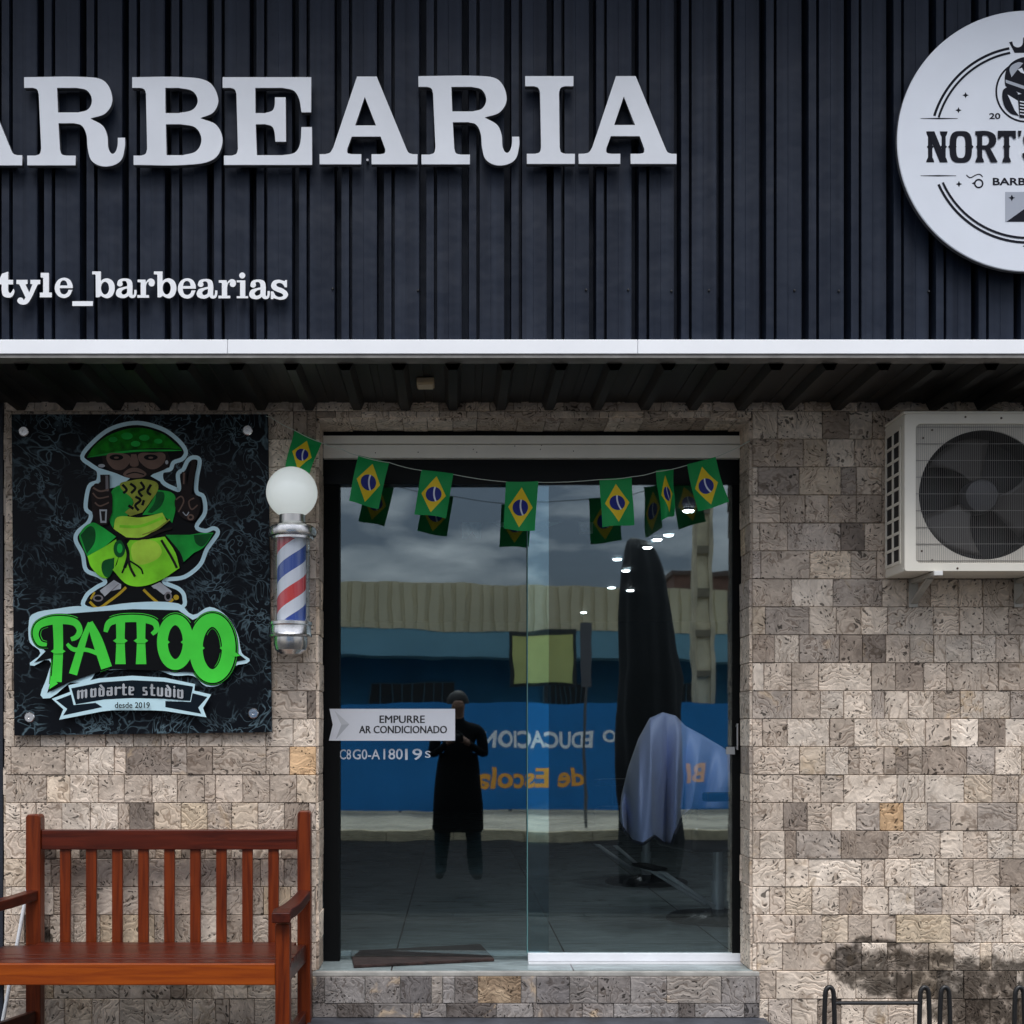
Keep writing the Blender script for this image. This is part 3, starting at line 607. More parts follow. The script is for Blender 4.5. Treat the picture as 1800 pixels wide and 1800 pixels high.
D.poly([(1038,830),(1062,830),(1056,862),(1044,872)], ink)
D.stroke([(1190,880,30),(1170,850,32),(1125,845,34),(1092,875,38),(1105,915,40),(1160,945,42),(1180,985,40),(1140,1015,32),(1095,1005,30),(1078,970,30)], ink)
D.build('lettering', disc)
def tbox(name, s, x0, x1, y0, y1, par):
    a, b_ = TFd(x0, y1), TFd(x1, y0); return text_obj(name, s, a[0], b_[0], a[1], b_[1], YD-.0012, .001, ink, par, bold=.022)
tbox('lettering', '20', 860, 930, 716, 754, disc); tbox('lettering', 'BARBEARIA', 882, 1330, 1126, 1172, disc)

# ================================================================== TATTOO SIGN
YT = -.045
tat = thing('tattoo_sign', 'black acrylic TATTOO sign with a green robed figure, left of the door', 'sign')
bm_ = bpy.data.materials.new('black_doodle_print'); bm_.use_nodes = True; t = bm_.node_tree; b = t.nodes['Principled BSDF']; K = t.links.new
tcn = t.nodes.new('ShaderNodeTexCoord'); n1 = t.nodes.new('ShaderNodeTexNoise'); n1.inputs['Scale'].default_value = 6; n1.inputs['Detail'].default_value = 2.5; n1.inputs['Distortion'].default_value = 1.8; K(tcn.outputs['Object'], n1.inputs['Vector'])
mm = t.nodes.new('ShaderNodeMath'); mm.operation = 'MULTIPLY'; mm.inputs[1].default_value = 7; K(n1.outputs['Fac'], mm.inputs[0])
fr = t.nodes.new('ShaderNodeMath'); fr.operation = 'PINGPONG'; fr.inputs[1].default_value = .5; K(mm.outputs[0], fr.inputs[0])
rp = t.nodes.new('ShaderNodeMapRange'); rp.inputs['From Min'].default_value = .10; rp.inputs['From Max'].default_value = .0; K(fr.outputs[0], rp.inputs['Value'])
v1_ = t.nodes.new('ShaderNodeTexVoronoi'); v1_.feature = 'DISTANCE_TO_EDGE'; v1_.inputs['Scale'].default_value = 9
ds = t.nodes.new('ShaderNodeVectorMath'); ds.operation = 'MULTIPLY_ADD'; ds.inputs[1].default_value = (.16, .16, .16); K(n1.outputs['Color'], ds.inputs[0]); K(tcn.outputs['Object'], ds.inputs[2]); K(ds.outputs['Vector'], v1_.inputs['Vector'])
rp3 = t.nodes.new('ShaderNodeMapRange'); rp3.inputs['From Min'].default_value = .045; rp3.inputs['From Max'].default_value = .0; K(v1_.outputs['Distance'], rp3.inputs['Value'])
mxl = t.nodes.new('ShaderNodeMath'); mxl.operation = 'MAXIMUM'; K(rp.outputs['Result'], mxl.inputs[0]); K(rp3.outputs['Result'], mxl.inputs[1])
n2 = t.nodes.new('ShaderNodeTexNoise'); n2.inputs['Scale'].default_value = 5.5; n2.inputs['Detail'].default_value = 5; K(tcn.outputs['Object'], n2.inputs['Vector'])
rp2 = t.nodes.new('ShaderNodeMapRange'); rp2.inputs['From Min'].default_value = .38; rp2.inputs['From Max'].default_value = .60; K(n2.outputs['Fac'], rp2.inputs['Value'])
ml = t.nodes.new('ShaderNodeMath'); ml.operation = 'MULTIPLY'; K(mxl.outputs[0], ml.inputs[0]); K(rp2.outputs['Result'], ml.inputs[1])
n3 = t.nodes.new('ShaderNodeTexNoise'); n3.inputs['Scale'].default_value = 20; n3.inputs['Detail'].default_value = 4; K(tcn.outputs['Object'], n3.inputs['Vector'])
rp4 = t.nodes.new('ShaderNodeMapRange'); rp4.inputs['From Min'].default_value = .58; rp4.inputs['From Max'].default_value = .72; rp4.inputs['To Max'].default_value = .35; K(n3.outputs['Fac'], rp4.inputs['Value'])
m4 = t.nodes.new('ShaderNodeMath'); m4.operation = 'MULTIPLY'; K(rp4.outputs['Result'], m4.inputs[0]); K(rp2.outputs['Result'], m4.inputs[1])
m5 = t.nodes.new('ShaderNodeMath'); m5.operation = 'MAXIMUM'; K(ml.outputs[0], m5.inputs[0]); K(m4.outputs[0], m5.inputs[1])
mc = t.nodes.new('ShaderNodeMix'); mc.data_type = 'RGBA'; K(m5.outputs[0], mc.inputs[0]); mc.inputs[6].default_value = (.0045, .006, .009, 1); mc.inputs[7].default_value = (.10, .155, .185, 1); K(mc.outputs[2], b.inputs['Base Color'])
b.inputs['Roughness'].default_value = .4; b.inputs['Specular IOR Level'].default_value = .10
tl, tr_, bl, brr = P(20, 728, YT), P(471, 728, YT), P(25, 1293, YT), P(478, 1287, YT)
o = MB(); o.add([tl, tr_, brr, bl]+[p+Vector((0, .012, 0)) for p in (tl, tr_, brr, bl)], [(0,3,2,1),(4,5,6,7),(0,1,5,4),(1,2,6,5),(2,3,7,6),(3,0,4,7)])
o.build('panel', bm_, tat, bevel=.001)
chrome = mat('chrome', (.74, .73, .73), .24, metal=1, rvar=.05, vscale=6)
for px, py in ((43, 759), (436, 757), (53, 1261), (446, 1254)):
    c = P(px, py, YT); o = MB(); o.lathe((c.x, YT, c.z), [(.010, -.045), (.010, -.013), (.0215, -.013), (.0215, -.0005), (.0225, .002), (.0225, .010), (.019, .0135), (.006, .0135), (.005, .011), (0, .011)], 28, axis='y'); o.build('standoff_bolt', chrome, tat, smooth=35)
def TFt(x, y): q = P(40+x/3.2727, 730+y/3.2727, YT); return q.x, q.z
c_ = lambda n, r, g, b_, **k: mat('print_'+n, srgb(r, g, b_), .5, spec=.12, **k)
LB = c_('pale_blue', 198, 230, 240, var=.05); BK = c_('black', 8, 11, 14); GN = c_('green', 74, 218, 70, var=.10, vscale=7); DG = c_('dark_green', 14, 92, 42, var=.3, vscale=14); MG = c_('mid_green', 34, 172, 66, var=.35, vscale=9)
LM = c_('lime', 140, 232, 50, var=.28, vscale=8); LY = c_('yellow_lime', 186, 232, 76, var=.22, vscale=9); OL = c_('olive_yellow', 150, 160, 62, var=.3, vscale=20); SK = c_('brown_grey', 112, 90, 80, var=.2, vscale=15); SD = c_('dark_brown', 34, 26, 25, var=.3)
HG = c_('hat_green', 16, 118, 20, var=.65, vscale=24); GO = c_('gold', 178, 150, 40); LG = c_('light_grey', 168, 172, 178, var=.25, vscale=16); GY = c_('grey_line', 120, 116, 120); NV = c_('navy', 12, 24, 34)
F = Flat(YT-.0006, TFt)
outl = [(342,235),(420,140),(520,72),(660,44),(800,78),(890,140),(938,205),(920,250),(868,272),(850,310),(800,325),(806,385),(880,425),(900,420),(893,340),(925,310),(950,260),(985,242),(1018,262),(1002,360),(1000,440),(1040,470),(1048,560),(1000,640),(1050,665),(1100,650),(1122,680),(1060,770),(1020,860),(930,930),(830,945),(820,965),(900,1000),(930,1050),(900,1110),(640,1130),(370,1110),(365,1040),(425,990),(475,960),(440,925),(365,890),(345,800),(305,720),(318,670),(375,620),(392,570),(362,530),(382,410),(432,380),(436,320),(390,285)]
F.poly(path([(x, y, 1) for x, y in outl], 4), BK); F.stroke(outl, LB, 24, closed=True)
F.poly([(430,300),(620,360),(560,410),(500,420),(440,380)], LB); F.poly([(760,330),(790,320),(798,385),(735,350)], LB)
F.poly(path([(372,238),(420,170,1),(520,105,1),(660,72,1),(800,105,1),(872,160,1),(915,195),(800,190,1),(640,196,1),(480,220,1)]), HG)
F.stroke([(372,242,4),(500,222,12),(650,205,12),(800,203,10),(915,202,4)], MG)
for bx, by, br_ in ((520,140,26),(600,120,34),(700,130,30),(780,150,24),(650,165,28)): F.poly(ell(bx, by, br_, br_*.6, 14), MG)
F.poly(path([(455,235),(640,215),(835,212),(848,285,1),(760,335,1),(640,365,1),(540,335,1),(470,290,1)]), SD)
for lp in ([(484,232,1),(545,218,1),(612,232,1),(618,270,1),(570,315,1),(512,300,1)], [(668,225,1),(745,218,1),(815,222,1),(812,275,1),(748,312,1),(680,275,1)]): F.poly(path(lp), SK)
for ex in (540, 738): F.poly(ell(ex, 243, 40, 17, 20), BK); F.poly(ell(ex, 245, 14, 6, 12), SK)
F.poly(path([(625,225),(655,225),(668,285,1),(642,298,1),(618,285,1)]), SK); F.poly(path([(580,335,1),(642,302,1),(712,335,1),(690,358,1),(600,358,1)]), SK); F.stroke([(598,342),(645,330),(700,342)], BK, 7)
F.poly(ell(455,292,20,10,14), LG); F.poly(ell(830,272,9,12,12), LG)
F.poly(path([(510,445,1),(575,405,1),(640,500),(600,590),(550,590,1),(520,650),(500,600,1)]), MG); F.poly(path([(780,430),(870,455,1),(880,540,1),(862,620),(800,570),(690,575),(740,500)]), MG)
F.poly(path([(770,440),(815,450,1),(800,520,1),(745,565),(720,560),(760,500,1)]), DG)
F.poly(path([(560,405,1),(620,378,1),(710,370,1),(782,405,1),(735,500,1),(690,560),(620,582),(590,560),(640,500,1)]), OL)
for st_ in ([(575,400),(600,430),(580,450)], [(620,395),(650,420),(625,450)], [(680,385),(700,420),(670,440),(690,470)], [(740,400),(720,440),(740,460)], [(650,470),(680,490),(650,520),(670,550)], [(700,490),(690,520)], [(610,520),(640,540)]): F.stroke(st_, BK, 15)
F.poly(path([(330,685,1),(400,620,1),(470,650),(540,700),(455,775),(375,815),(345,750,1)]), MG); F.poly(path([(335,690),(400,640,1),(420,720,1),(372,800)]), DG)
F.poly(path([(375,812),(470,760),(540,715),(560,800),(530,880),(480,940,1),(400,880,1)]), LM); F.poly(path([(460,850,1),(530,820),(528,885),(485,935,1)]), DG)
F.poly(path([(548,588,1),(680,590,1),(806,562),(832,610),(700,700,1),(600,705),(525,655)]), LY); F.stroke([(560,640),(680,640),(810,590)], LM, 16); F.stroke([(570,705,8),(690,712,14),(790,670,16),(862,650,12)], SD); F.stroke([(690,690,6),(770,660,10),(850,600,8)], OL)
F.poly(path([(560,800),(620,720),(680,722),(820,700),(880,790,1),(905,880),(800,948,1),(690,985,1),(600,972,1),(520,890),(545,860)]), LM); F.poly(path([(640,740,1),(760,725,1),(800,800,1),(700,860,1),(640,840,1)]), LY)
F.poly(path([(825,690),(960,690),(1030,680,1),(1100,678),(1045,760,1),(985,795),(925,850),(880,770,1)]), MG); F.poly(path([(985,690),(1095,682),(1040,755,1),(1000,740,1)]), DG); F.stroke([(830,700,6),(900,790,14),(925,850,10)], BK); F.stroke([(800,720),(860,820),(890,880)], SD, 14)
F.poly(ell(560,770,34,50,20), DG); F.poly(ell(562,768,16,28,16), MG); F.stroke([(520,660),(580,720),(610,800),(590,880)], BK, 18); F.stroke([(610,800),(620,870),(650,930)], SD, 14); F.stroke([(620,840),(680,880),(695,915)], BK, 9); F.stroke([(600,850),(575,910)], BK, 9)
F.poly(path([(402,430,1),(430,395,1),(510,440,1),(520,560),(490,632),(440,632,1),(405,570)]), SD); F.poly([(450,345),(505,345),(505,460),(455,460)], SD); F.poly([(480,350),(496,350),(498,440),(482,440)], GY); F.stroke([(410,420),(450,440),(500,430)], SK, 10); F.stroke([(408,450),(440,480),(500,470)], SK, 8); F.stroke([(420,505),(450,525),(500,505)], SK, 8); F.poly([(446,545),(490,545),(486,622),(452,622)], LG); F.poly([(454,555),(480,555),(478,610),(460,610)], SD)
F.poly(path([(880,490,1),(930,462,1),(1000,465,1),(1028,520,1),(1000,600,1),(965,612,1),(900,570,1)]), SD); F.stroke([(932,330,26),(932,470,34)], SD); F.stroke([(990,262,28),(955,470,36)], SD); F.stroke([(932,335,10),(930,400,8)], SK); F.stroke([(885,490),(915,470),(930,500),(900,560)], SK, 8); F.stroke([(990,480),(960,500),(975,545),(1010,520)], SK, 8); F.stroke([(925,560),(945,580),(960,560)], LG, 6); F.poly(ell(970,590,20,18,14), SK); F.poly(ell(970,590,10,9,12), SD)
F.poly([(450,1010),(530,950),(572,975),(570,1005),(475,1060)], LG); F.poly([(745,985),(795,962),(862,1015),(850,1045),(800,1040)], LG); F.poly([(520,965),(560,975),(500,1030)], GY)
F.poly(path([(400,1075),(440,1030),(620,990),(700,990),(830,1010),(890,1060),(880,1110),(640,1125),(420,1130)]), BK)
F.poly([(450,1012),(530,952),(560,968),(478,1045)], LG); F.poly([(750,985),(795,965),(855,1012),(815,1035)], LG)
F.stroke([(392,1075),(440,1112),(500,1075),(560,1030),(600,992)], GO, 15); F.stroke([(398,1060),(420,1020)], GO, 12); F.stroke([(700,1005),(760,1062),(820,1098),(870,1060)], GO, 15); F.poly(ell(888,1050,16,15,14), GO); F.poly(ell(842,1045,22,28,16), GY); F.poly(ell(842,1045,13,17,16), BK); F.poly(ell(440,1055,30,20,16), GY); F.poly(ell(440,1055,20,12,16), BK)
F.build('emblem', tat)
F = Flat(F.y, TFt)
ltr = [[(150,1322,20),(108,1312,30),(86,1262,34),(105,1212,40),(170,1186,46),(250,1182,46),(312,1196,42),(338,1238,34),(322,1276,30),(288,1292,24)], [(212,1195,58),(216,1350,54),(205,1535,60)],
       [(396,1196,22),(352,1320,40),(300,1492,48)], [(396,1194,34),(440,1300,60),(492,1455,64)], [(266,1318,18),(305,1350,26),(380,1352,24),(440,1372,26)],
       [(486,1250,24),(506,1200,38),(560,1178,42),(640,1172,42),(715,1178,42),(768,1198,38),(778,1236,30),(752,1262,22)], [(572,1180,54),(572,1300,48),(572,1434,60)], [(690,1180,54),(690,1300,48),(690,1434,60)]]
rings = [(886, 1308, 74, 128, 62), (1098, 1342, 94, 160, 78)]
blob = [(60,1150),(210,1115),(330,1100),(400,1110),(640,1080),(900,1085),(985,1150),(1080,1105),(1180,1160),(1240,1260),(1265,1370),(1310,1415),(1225,1445),(1150,1545),(1060,1560),(985,1500),(880,1500),(780,1470),(440,1475),(390,1530),(280,1540),(125,1630),(150,1500),(160,1410),(50,1440),(110,1370),(50,1310),(40,1230)]
F.poly(path([(x, y, 1) if i not in (20, 27, 28) else (x, y) for i, (x, y) in enumerate(blob)], 4), LB)
def layer(m, g):
    for l in ltr: F.stroke(l, m, grow=g)
    for cx, cy, ax, ay, w_ in rings: F.stroke([tuple(p) for p in ell(cx, cy, ax, ay, 24)], m, w_, grow=g, closed=True)
layer(BK, 30)
F.poly(path([(95,1178),(220,1148),(420,1132),(640,1118),(900,1124),(984,1180),(1085,1132),(1170,1178),(1222,1290),(1248,1375),(1290,1408),(1214,1422),(1140,1522),(1060,1532),(984,1476),(880,1478),(770,1448),(420,1452),(372,1500),(270,1520),(150,1598),(180,1500),(186,1395),(75,1425),(140,1360),(76,1290)], 2), BK)
layer(GN, 22); layer(BK, 15)
F.poly([(150,1320),(180,1420),(170,1590),(270,1540),(500,1460),(1010,1480),(1100,1470),(1150,1350),(1000,1200),(880,1180),(400,1160),(160,1190)], BK)
layer(GN, 0)
for cx, cy, ax, ay, w_ in rings:
    for sgn in (-1, 1): F.poly([(cx+sgn*(ax-w_/2+2), cy-12), (cx+sgn*(ax-w_/2-12), cy), (cx+sgn*(ax-w_/2+2), cy+12)], GN)
for sx_, sy_ in ((216,1360),(572,1300),(690,1300)): F.poly([(sx_-42, sy_), (sx_-22, sy_-14), (sx_+22, sy_-14), (sx_+42, sy_), (sx_+22, sy_+14), (sx_-22, sy_+14)], GN)
F.poly([(1220,1340),(1232,1368),(1262,1385),(1225,1392),(1205,1380)], GN); F.poly([(175,1500),(215,1545),(165,1578)], GN)
F.build('lettering', tat)
F = Flat(F.y, TFt)
F.poly([(180,1632),(285,1592),(275,1555),(450,1515),(640,1500),(830,1512),(1000,1548),(995,1585),(1092,1608),(1045,1685),(1065,1738),(830,1702),(750,1698),(525,1698),(465,1705),(222,1752),(246,1692)], LB)
F.poly([(205,1640),(290,1608),(305,1668),(430,1655),(470,1680),(245,1728),(268,1690)], NV); F.poly([(1070,1622),(985,1600),(975,1650),(830,1645),(830,1680),(1035,1718),(1018,1682)], NV)
F.poly([(292,1572),(460,1538),(640,1526),(820,1534),(988,1562),(972,1645),(820,1632),(640,1628),(480,1636),(318,1664)], NV)
rib = F.build('ribbon', tat)
F = Flat(F.y, TFt)
def ribpt(u, v):            # u 0..1 along the arched ribbon, v 0 top .. 1 baseline
    x = 318+u*650; yb = 1640-(1-((x-640)/330)**2)*26; return (x, yb-(1-v)*72)
NIB = Vector((.0068, -.10))
def nib(pts):
    for a, b_ in zip(pts, pts[1:]):
        a, b_ = Vector(a), Vector(b_); e = (b_-a)*.05; a = a-e; b_ = b_+e
        F.poly([ribpt(*(a-NIB)), ribpt(*(b_-NIB)), ribpt(*(b_+NIB)), ribpt(*(a+NIB))] if abs((b_-a).x*NIB.y-(b_-a).y*NIB.x) > 1e-5 else [ribpt(a.x-.006, a.y), ribpt(b_.x-.006, b_.y), ribpt(b_.x+.006, b_.y), ribpt(a.x+.006, a.y)], LG)
def vst(x, y0=.32, y1=.95, w=.0105): F.poly([ribpt(x-w, y0), ribpt(x, y0-.09), ribpt(x+w, y0), ribpt(x+w, y1-.06), ribpt(x, y1+.04), ribpt(x-w, y1-.06)], LG)
def hst(x0, x1, y, s=-.06): F.poly([ribpt(x0, y), ribpt(x1, y+s), ribpt(x1, y+s+.11), ribpt(x0, y+.11)], LG)
xx = .01
def G(ch):
    global xx
    w = .062; a = xx+.012; b_ = xx+.046
    if ch == 'm': vst(a); vst(a+.034); vst(a+.068); hst(a, a+.034, .34); hst(a+.034, a+.068, .34); w = .100
    elif ch == 'o': vst(a); vst(b_); hst(a, b_, .30, 0); hst(a, b_, .86, 0)
    elif ch == 'd': vst(a); vst(b_); hst(a, b_, .86, 0); hst(a, b_, .36, 0); F.poly([ribpt(b_-.008, .40), ribpt(a-.004, .06), ribpt(a+.014, .0), ribpt(b_+.012, .34)], LG)
    elif ch == 'a': vst(b_); vst(a, .58); hst(a-.004, b_, .30, 0); hst(a, b_, .56, 0); hst(a, b_, .86, 0)
    elif ch == 'r': vst(a); hst(a, a+.036, .34, -.04); F.poly([ribpt(a+.022, .30), ribpt(a+.044, .28), ribpt(a+.044, .48), ribpt(a+.030, .42)], LG); w = .054
    elif ch == 't': vst(a+.006, .10); hst(a-.012, a+.034, .30, 0); hst(a+.006, a+.036, .86, 0); w = .052
    elif ch == 'e': vst(a); hst(a, b_, .30, 0); hst(a, b_, .58, -.05); hst(a, b_, .86, 0); F.poly([ribpt(b_-.008, .34), ribpt(b_+.006, .36), ribpt(b_+.006, .60), ribpt(b_-.008, .62)], LG)
    elif ch == 's': hst(a, b_, .30, 0); hst(a, b_, .58, 0); hst(a-.004, b_, .86, 0); F.poly([ribpt(a-.004, .32), ribpt(a+.014, .34), ribpt(a+.014, .64), ribpt(a-.004, .62)], LG); F.poly([ribpt(b_-.012, .62), ribpt(b_+.006, .64), ribpt(b_+.006, .94), ribpt(b_-.012, .92)], LG)
    elif ch == 'u': vst(a); vst(b_); hst(a, b_, .86, 0)
    elif ch == 'i': vst(a); F.poly([ribpt(a, .02), ribpt(a+.011, .11), ribpt(a, .20), ribpt(a-.011, .11)], LG); w = .030
    elif ch == ' ': w = .040
    xx += w*1.16
for ch in 'modarte studio': G(ch)
F.build('lettering', rib)
a, b_ = TFt(545, 1686), TFt(745, 1652)
text_obj('lettering', 'desde 2019', a[0], b_[0], a[1], b_[1], F.y-.0008, .0006, BK, rib)

# ================================================================== BARBER POLE
YB = -.13
bp_ = thing('barber_pole', 'chrome barber pole with white globe and red, white and blue stripes beside the door', 'barber pole', P(514, 1150, YB))
cx = P(514, 0, YB).x; zz = lambda y: P(0, y, YB).z; pw = lambda p: p*(YB-CAMY)/FPX
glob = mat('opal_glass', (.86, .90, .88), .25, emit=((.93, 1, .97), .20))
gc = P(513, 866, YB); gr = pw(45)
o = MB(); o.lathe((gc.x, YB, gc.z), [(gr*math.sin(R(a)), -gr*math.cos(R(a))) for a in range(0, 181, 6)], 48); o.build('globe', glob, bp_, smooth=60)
o = MB(); o.lathe((cx, YB, 0), [(pw(23), zz(921)), (pw(23), zz(906)), (pw(19), zz(904))], 32); o.build('collar', mat('brushed_steel', (.62, .60, .58), .28, metal=1), bp_, smooth=35)
o = MB(); o.lathe((cx, YB, 0), [(pw(30), zz(950)), (pw(37), zz(949)), (pw(37), zz(945)), (pw(41), zz(943)), (pw(42.5), zz(937)), (pw(41), zz(929)), (pw(36), zz(925)), (pw(27), zz(923)), (pw(24), zz(919)), (pw(20), zz(918))], 48); o.build('top_cap', chrome, bp_, smooth=28)
cb = P(508, 0, YB).x+ .008
o = MB(); o.lathe((cx-pw(3), YB, 0), [(pw(8), zz(1151)), (pw(18), zz(1150)), (pw(27), zz(1143)), (pw(30), zz(1132)), (pw(30), zz(1121)), (pw(37), zz(1120)), (pw(37.5), zz(1117)), (pw(36), zz(1114)), (pw(36), zz(1101)), (pw(38), zz(1099)), (pw(38), zz(1094)), (pw(34), zz(1093)), (pw(31), zz(1092))], 48); o.build('bottom_cap', chrome, bp_, smooth=28)
sp = bpy.data.materials.new('barber_stripe'); sp.use_nodes = True; t = sp.node_tree; b = t.nodes['Principled BSDF']; K = t.links.new
at = t.nodes.new('ShaderNodeAttribute'); at.attribute_name = 'stripe_phase'
frn = t.nodes.new('ShaderNodeMath'); frn.operation = 'FRACT'; K(at.outputs['Fac'], frn.inputs[0])
rc = t.nodes.new('ShaderNodeValToRGB'); rc.color_ramp.interpolation = 'CONSTANT'; e = rc.color_ramp.elements
e[0].position = 0; e[0].color = (*srgb(205, 52, 58), 1); e[1].position = .26; e[1].color = (*srgb(222, 226, 236), 1)
q = e.new(.5); q.color = (*srgb(40, 72, 158), 1); q = e.new(.76); q.color = (*srgb(222, 226, 236), 1)
K(frn.outputs[0], rc.inputs['Fac']); K(rc.outputs['Color'], b.inputs['Base Color']); b.inputs['Roughness'].default_value = .3
v = []; f = []; ph = []; nseg, nz_ = 64, 40; z0, z1 = zz(1094), zz(947); rs = pw(25.5)
for j in range(nz_+1):
    for i in range(nseg+1):
        a = -math.pi/2+2*math.pi*i/nseg-math.pi; z = z0+(z1-z0)*j/nz_
        v.append((cx-pw(1.5)+rs*math.cos(a), YB+rs*math.sin(a), z))
        ph.append(-(z-zz(880+0))/pw(104)+i/nseg+.03)
for j in range(nz_):
    for i in range(nseg): q = j*(nseg+1)+i; f.append((q, q+1, q+nseg+2, q+nseg+1))
me = bpy.data.meshes.new('striped_cylinder'); me.from_pydata(v, [], f); me.materials.append(sp); aa = me.attributes.new('stripe_phase', 'FLOAT', 'POINT'); aa.data.foreach_set('value', ph); me.shade_smooth()
link('striped_cylinder', me, bp_)
def glass_mat(name, fac, tint, edge=(0, 0, 0)):
    m = bpy.data.materials.new(name); m.use_nodes = True; t = m.node_tree; t.nodes.clear(); K = t.links.new
    o_ = t.nodes.new('ShaderNodeOutputMaterial'); mx_ = t.nodes.new('ShaderNodeMixShader'); tr = t.nodes.new('ShaderNodeBsdfTransparent'); gl = t.nodes.new('ShaderNodeBsdfGlossy')
    tr.inputs['Color'].default_value = (*tint, 1); gl.inputs['Roughness'].default_value = .014; wt = t.nodes.new('ShaderNodeTexCoord'); wz = t.nodes.new('ShaderNodeTexNoise'); wz.inputs['Scale'].default_value = 2.2; wz.inputs['Detail'].default_value = 2; wb = t.nodes.new('ShaderNodeBump'); wb.inputs['Strength'].default_value = .035; wb.inputs['Distance'].default_value = .02; K(wt.outputs['Object'], wz.inputs['Vector']); K(wz.outputs['Fac'], wb.inputs['Height']); K(wb.outputs['Normal'], gl.inputs['Normal']); gl.inputs['Color'].default_value = (.86, .97, 1, 1)
    lw = t.nodes.new('ShaderNodeLayerWeight'); lw.inputs['Blend'].default_value = .12
    ma = t.nodes.new('ShaderNodeMath'); ma.operation = 'MULTIPLY_ADD'; K(lw.outputs['Facing'], ma.inputs[0]); ma.inputs[1].default_value = .8; ma.inputs[2].default_value = fac
    K(ma.outputs[0], mx_.inputs[0]); K(tr.outputs[0], mx_.inputs[1]); K(gl.outputs[0], mx_.inputs[2]); K(mx_.outputs[0], o_.inputs['Surface']); return m
o = MB(); o.lathe((cx-pw(1.5), YB, 0), [(pw(32), zz(1096)), (pw(32), zz(946))], 48, cap=False); o.build('glass_tube', glass_mat('clear_tube', .05, (.93, .94, .95)), bp_, smooth=60)
for ya_, yb__, yc__, yd_ in ((1142, 1098, 1115, 1103), (952, 918, 941, 930)):
    o = MB(); o.box(cx-.035, cx+.035, -.032, -.016, zz(ya_), zz(yb__)); o.box(cx-.02, cx+.02, YB, -.0325, zz(yc__), zz(yd_))
    o.build('wall_bracket', mat('bracket_steel', (.45, .44, .43), .35, metal=1), bp_, bevel=.002)

# ================================================================== GLASS DOOR
door = thing('glass_door', 'sliding double glass shop door with white metal header rail', 'door', (P(940,0,YG).x, YG, ZS))
alu = mat('white_aluminium', (.90, .87, .80), .4, var=.05, vscale=6); alub = mat('rail_aluminium', (.74, .76, .80), .32, var=.04)
xa, xb = XO0+.012, XO1-.012
zh0, zh1, zhm = P(0, 805, YG-.04).z, P(0, 766, YG-.04).z, P(0, 781, YG-.04).z
o = MB(); o.box(xa, xb, YG-.045, YG+.05, zhm+.0015, zh1); o.box(xa, xb, YG-.042, YG+.05, zh0, zhm-.0015); o.build('header_rail', alu, door, bevel=.002)
o = MB()
for px, py in ((735,795),(832,790),(905,784),(838,795),(950,790),(1008,793),(952,783),(660,796)): c = P(px, py, YG-.042); o.lathe((c.x, YG-.0425, c.z), [(.0025, -.001), (.0025, .0008)], 8, axis='y')
o.build('screw', mat('screw_dark', (.04, .035, .03), .5), door)['kind'] = 'stuff'
blk = mat('black_gasket', (.005, .0055, .006), .6, spec=.08)
o = MB(); o.box(xa, xb, YG-.03, YG+.05, zh1+.0005, ZO-.012); o.build('header_gap', blk, door)
ztr = P(0, 852, YG).z
o = MB(); o.box(P(570,0,YG).x, P(1302,0,YG).x, YG-.008, YG+.05, ztr, zh0-.0005); o.build('top_rail', mat('dark_reflection', (.004, .005, .006), .35, spec=.12), door)  # black strip stands in for the canopy's dark reflection in the glass
for a, c in ((569, 597), (1287, 1313)):
    o = MB(); o.box(P(a,0,YG).x, P(c,0,YG).x, YG-.006, YG+.05, ZS+.001, ztr-.0005); o.build('side_channel', blk, door, bevel=.002)
gl1 = glass_mat('tinted_door_glass', .172, (.86, .91, .92))
o = MB(); o.box(P(597,0,YG).x, P(964,0,YG+.03).x, YG+.026, YG+.034, ZS+.018, ztr+.03); o.build('pane', gl1, door)
pr_ = MB(); pr_.box(P(928,0,YG).x, P(1287,0,YG).x, YG, YG+.008, P(0,1676,YG).z, ztr+.03); pane2 = pr_.build('pane', gl1, door)
o = MB(); o.box(P(928.5,0,YG).x, P(965,0,YG).x, YG+.010, YG+.016, P(0,1676,YG).z, ztr+.02); o.build('overlap_reflector', glass_mat('overlap_reflector_glass', .50, (.86, .93, .95)), door)  # added reflecting layer that brightens the overlap of the two panes
o = MB(); o.box(P(927,0,YG).x-.002, P(928,0,YG).x-.0005, YG-.001, YG+.009, P(0,1676,YG).z, ztr); o.build('pane_edge', mat('glass_edge', (.10, .22, .22), .2), door)
o = MB(); o.box(P(928,0,YG).x, P(1312,0,YG).x, YG-.014, YG+.022, P(0,1690,YG-.014).z, P(0,1676,YG-.014).z); o.build('bottom_rail', alub, door, bevel=.002)
o = MB(); o.box(P(928,0,YG).x, P(1318,0,YG).x, YG-.085, YG+.02, ZS+.0005, P(0,1690,YG-.014).z-.0005); o.build('floor_track', mat('track_aluminium', (.50, .51, .53), .4, var=.1, vscale=10), door, bevel=.0015)
hx = P(1294, 0, YG).x
o = MB(); o.tube([(hx, YG-.03, P(0,1318,YG).z), (hx, YG-.03, P(0,1272,YG).z)], .0045, 10); o.box(hx-.004, hx+.004, YG-.03, YG-.006, P(0,1316,YG).z, P(0,1312,YG).z); o.box(hx-.004, hx+.004, YG-.03, YG-.006, P(0,1278,YG).z, P(0,1274,YG).z)
h_ = o.build('handle', mat('handle_steel', (.5, .5, .52), .3, metal=1), door)
o = MB(); o.box(P(1276,0,YG).x, P(1291,0,YG).x, YG-.009, YG-.0065, P(0,1326,YG).z, P(0,1313,YG).z); o.build('lock_plate', mat('plate_grey', (.30, .31, .32), .5), door)

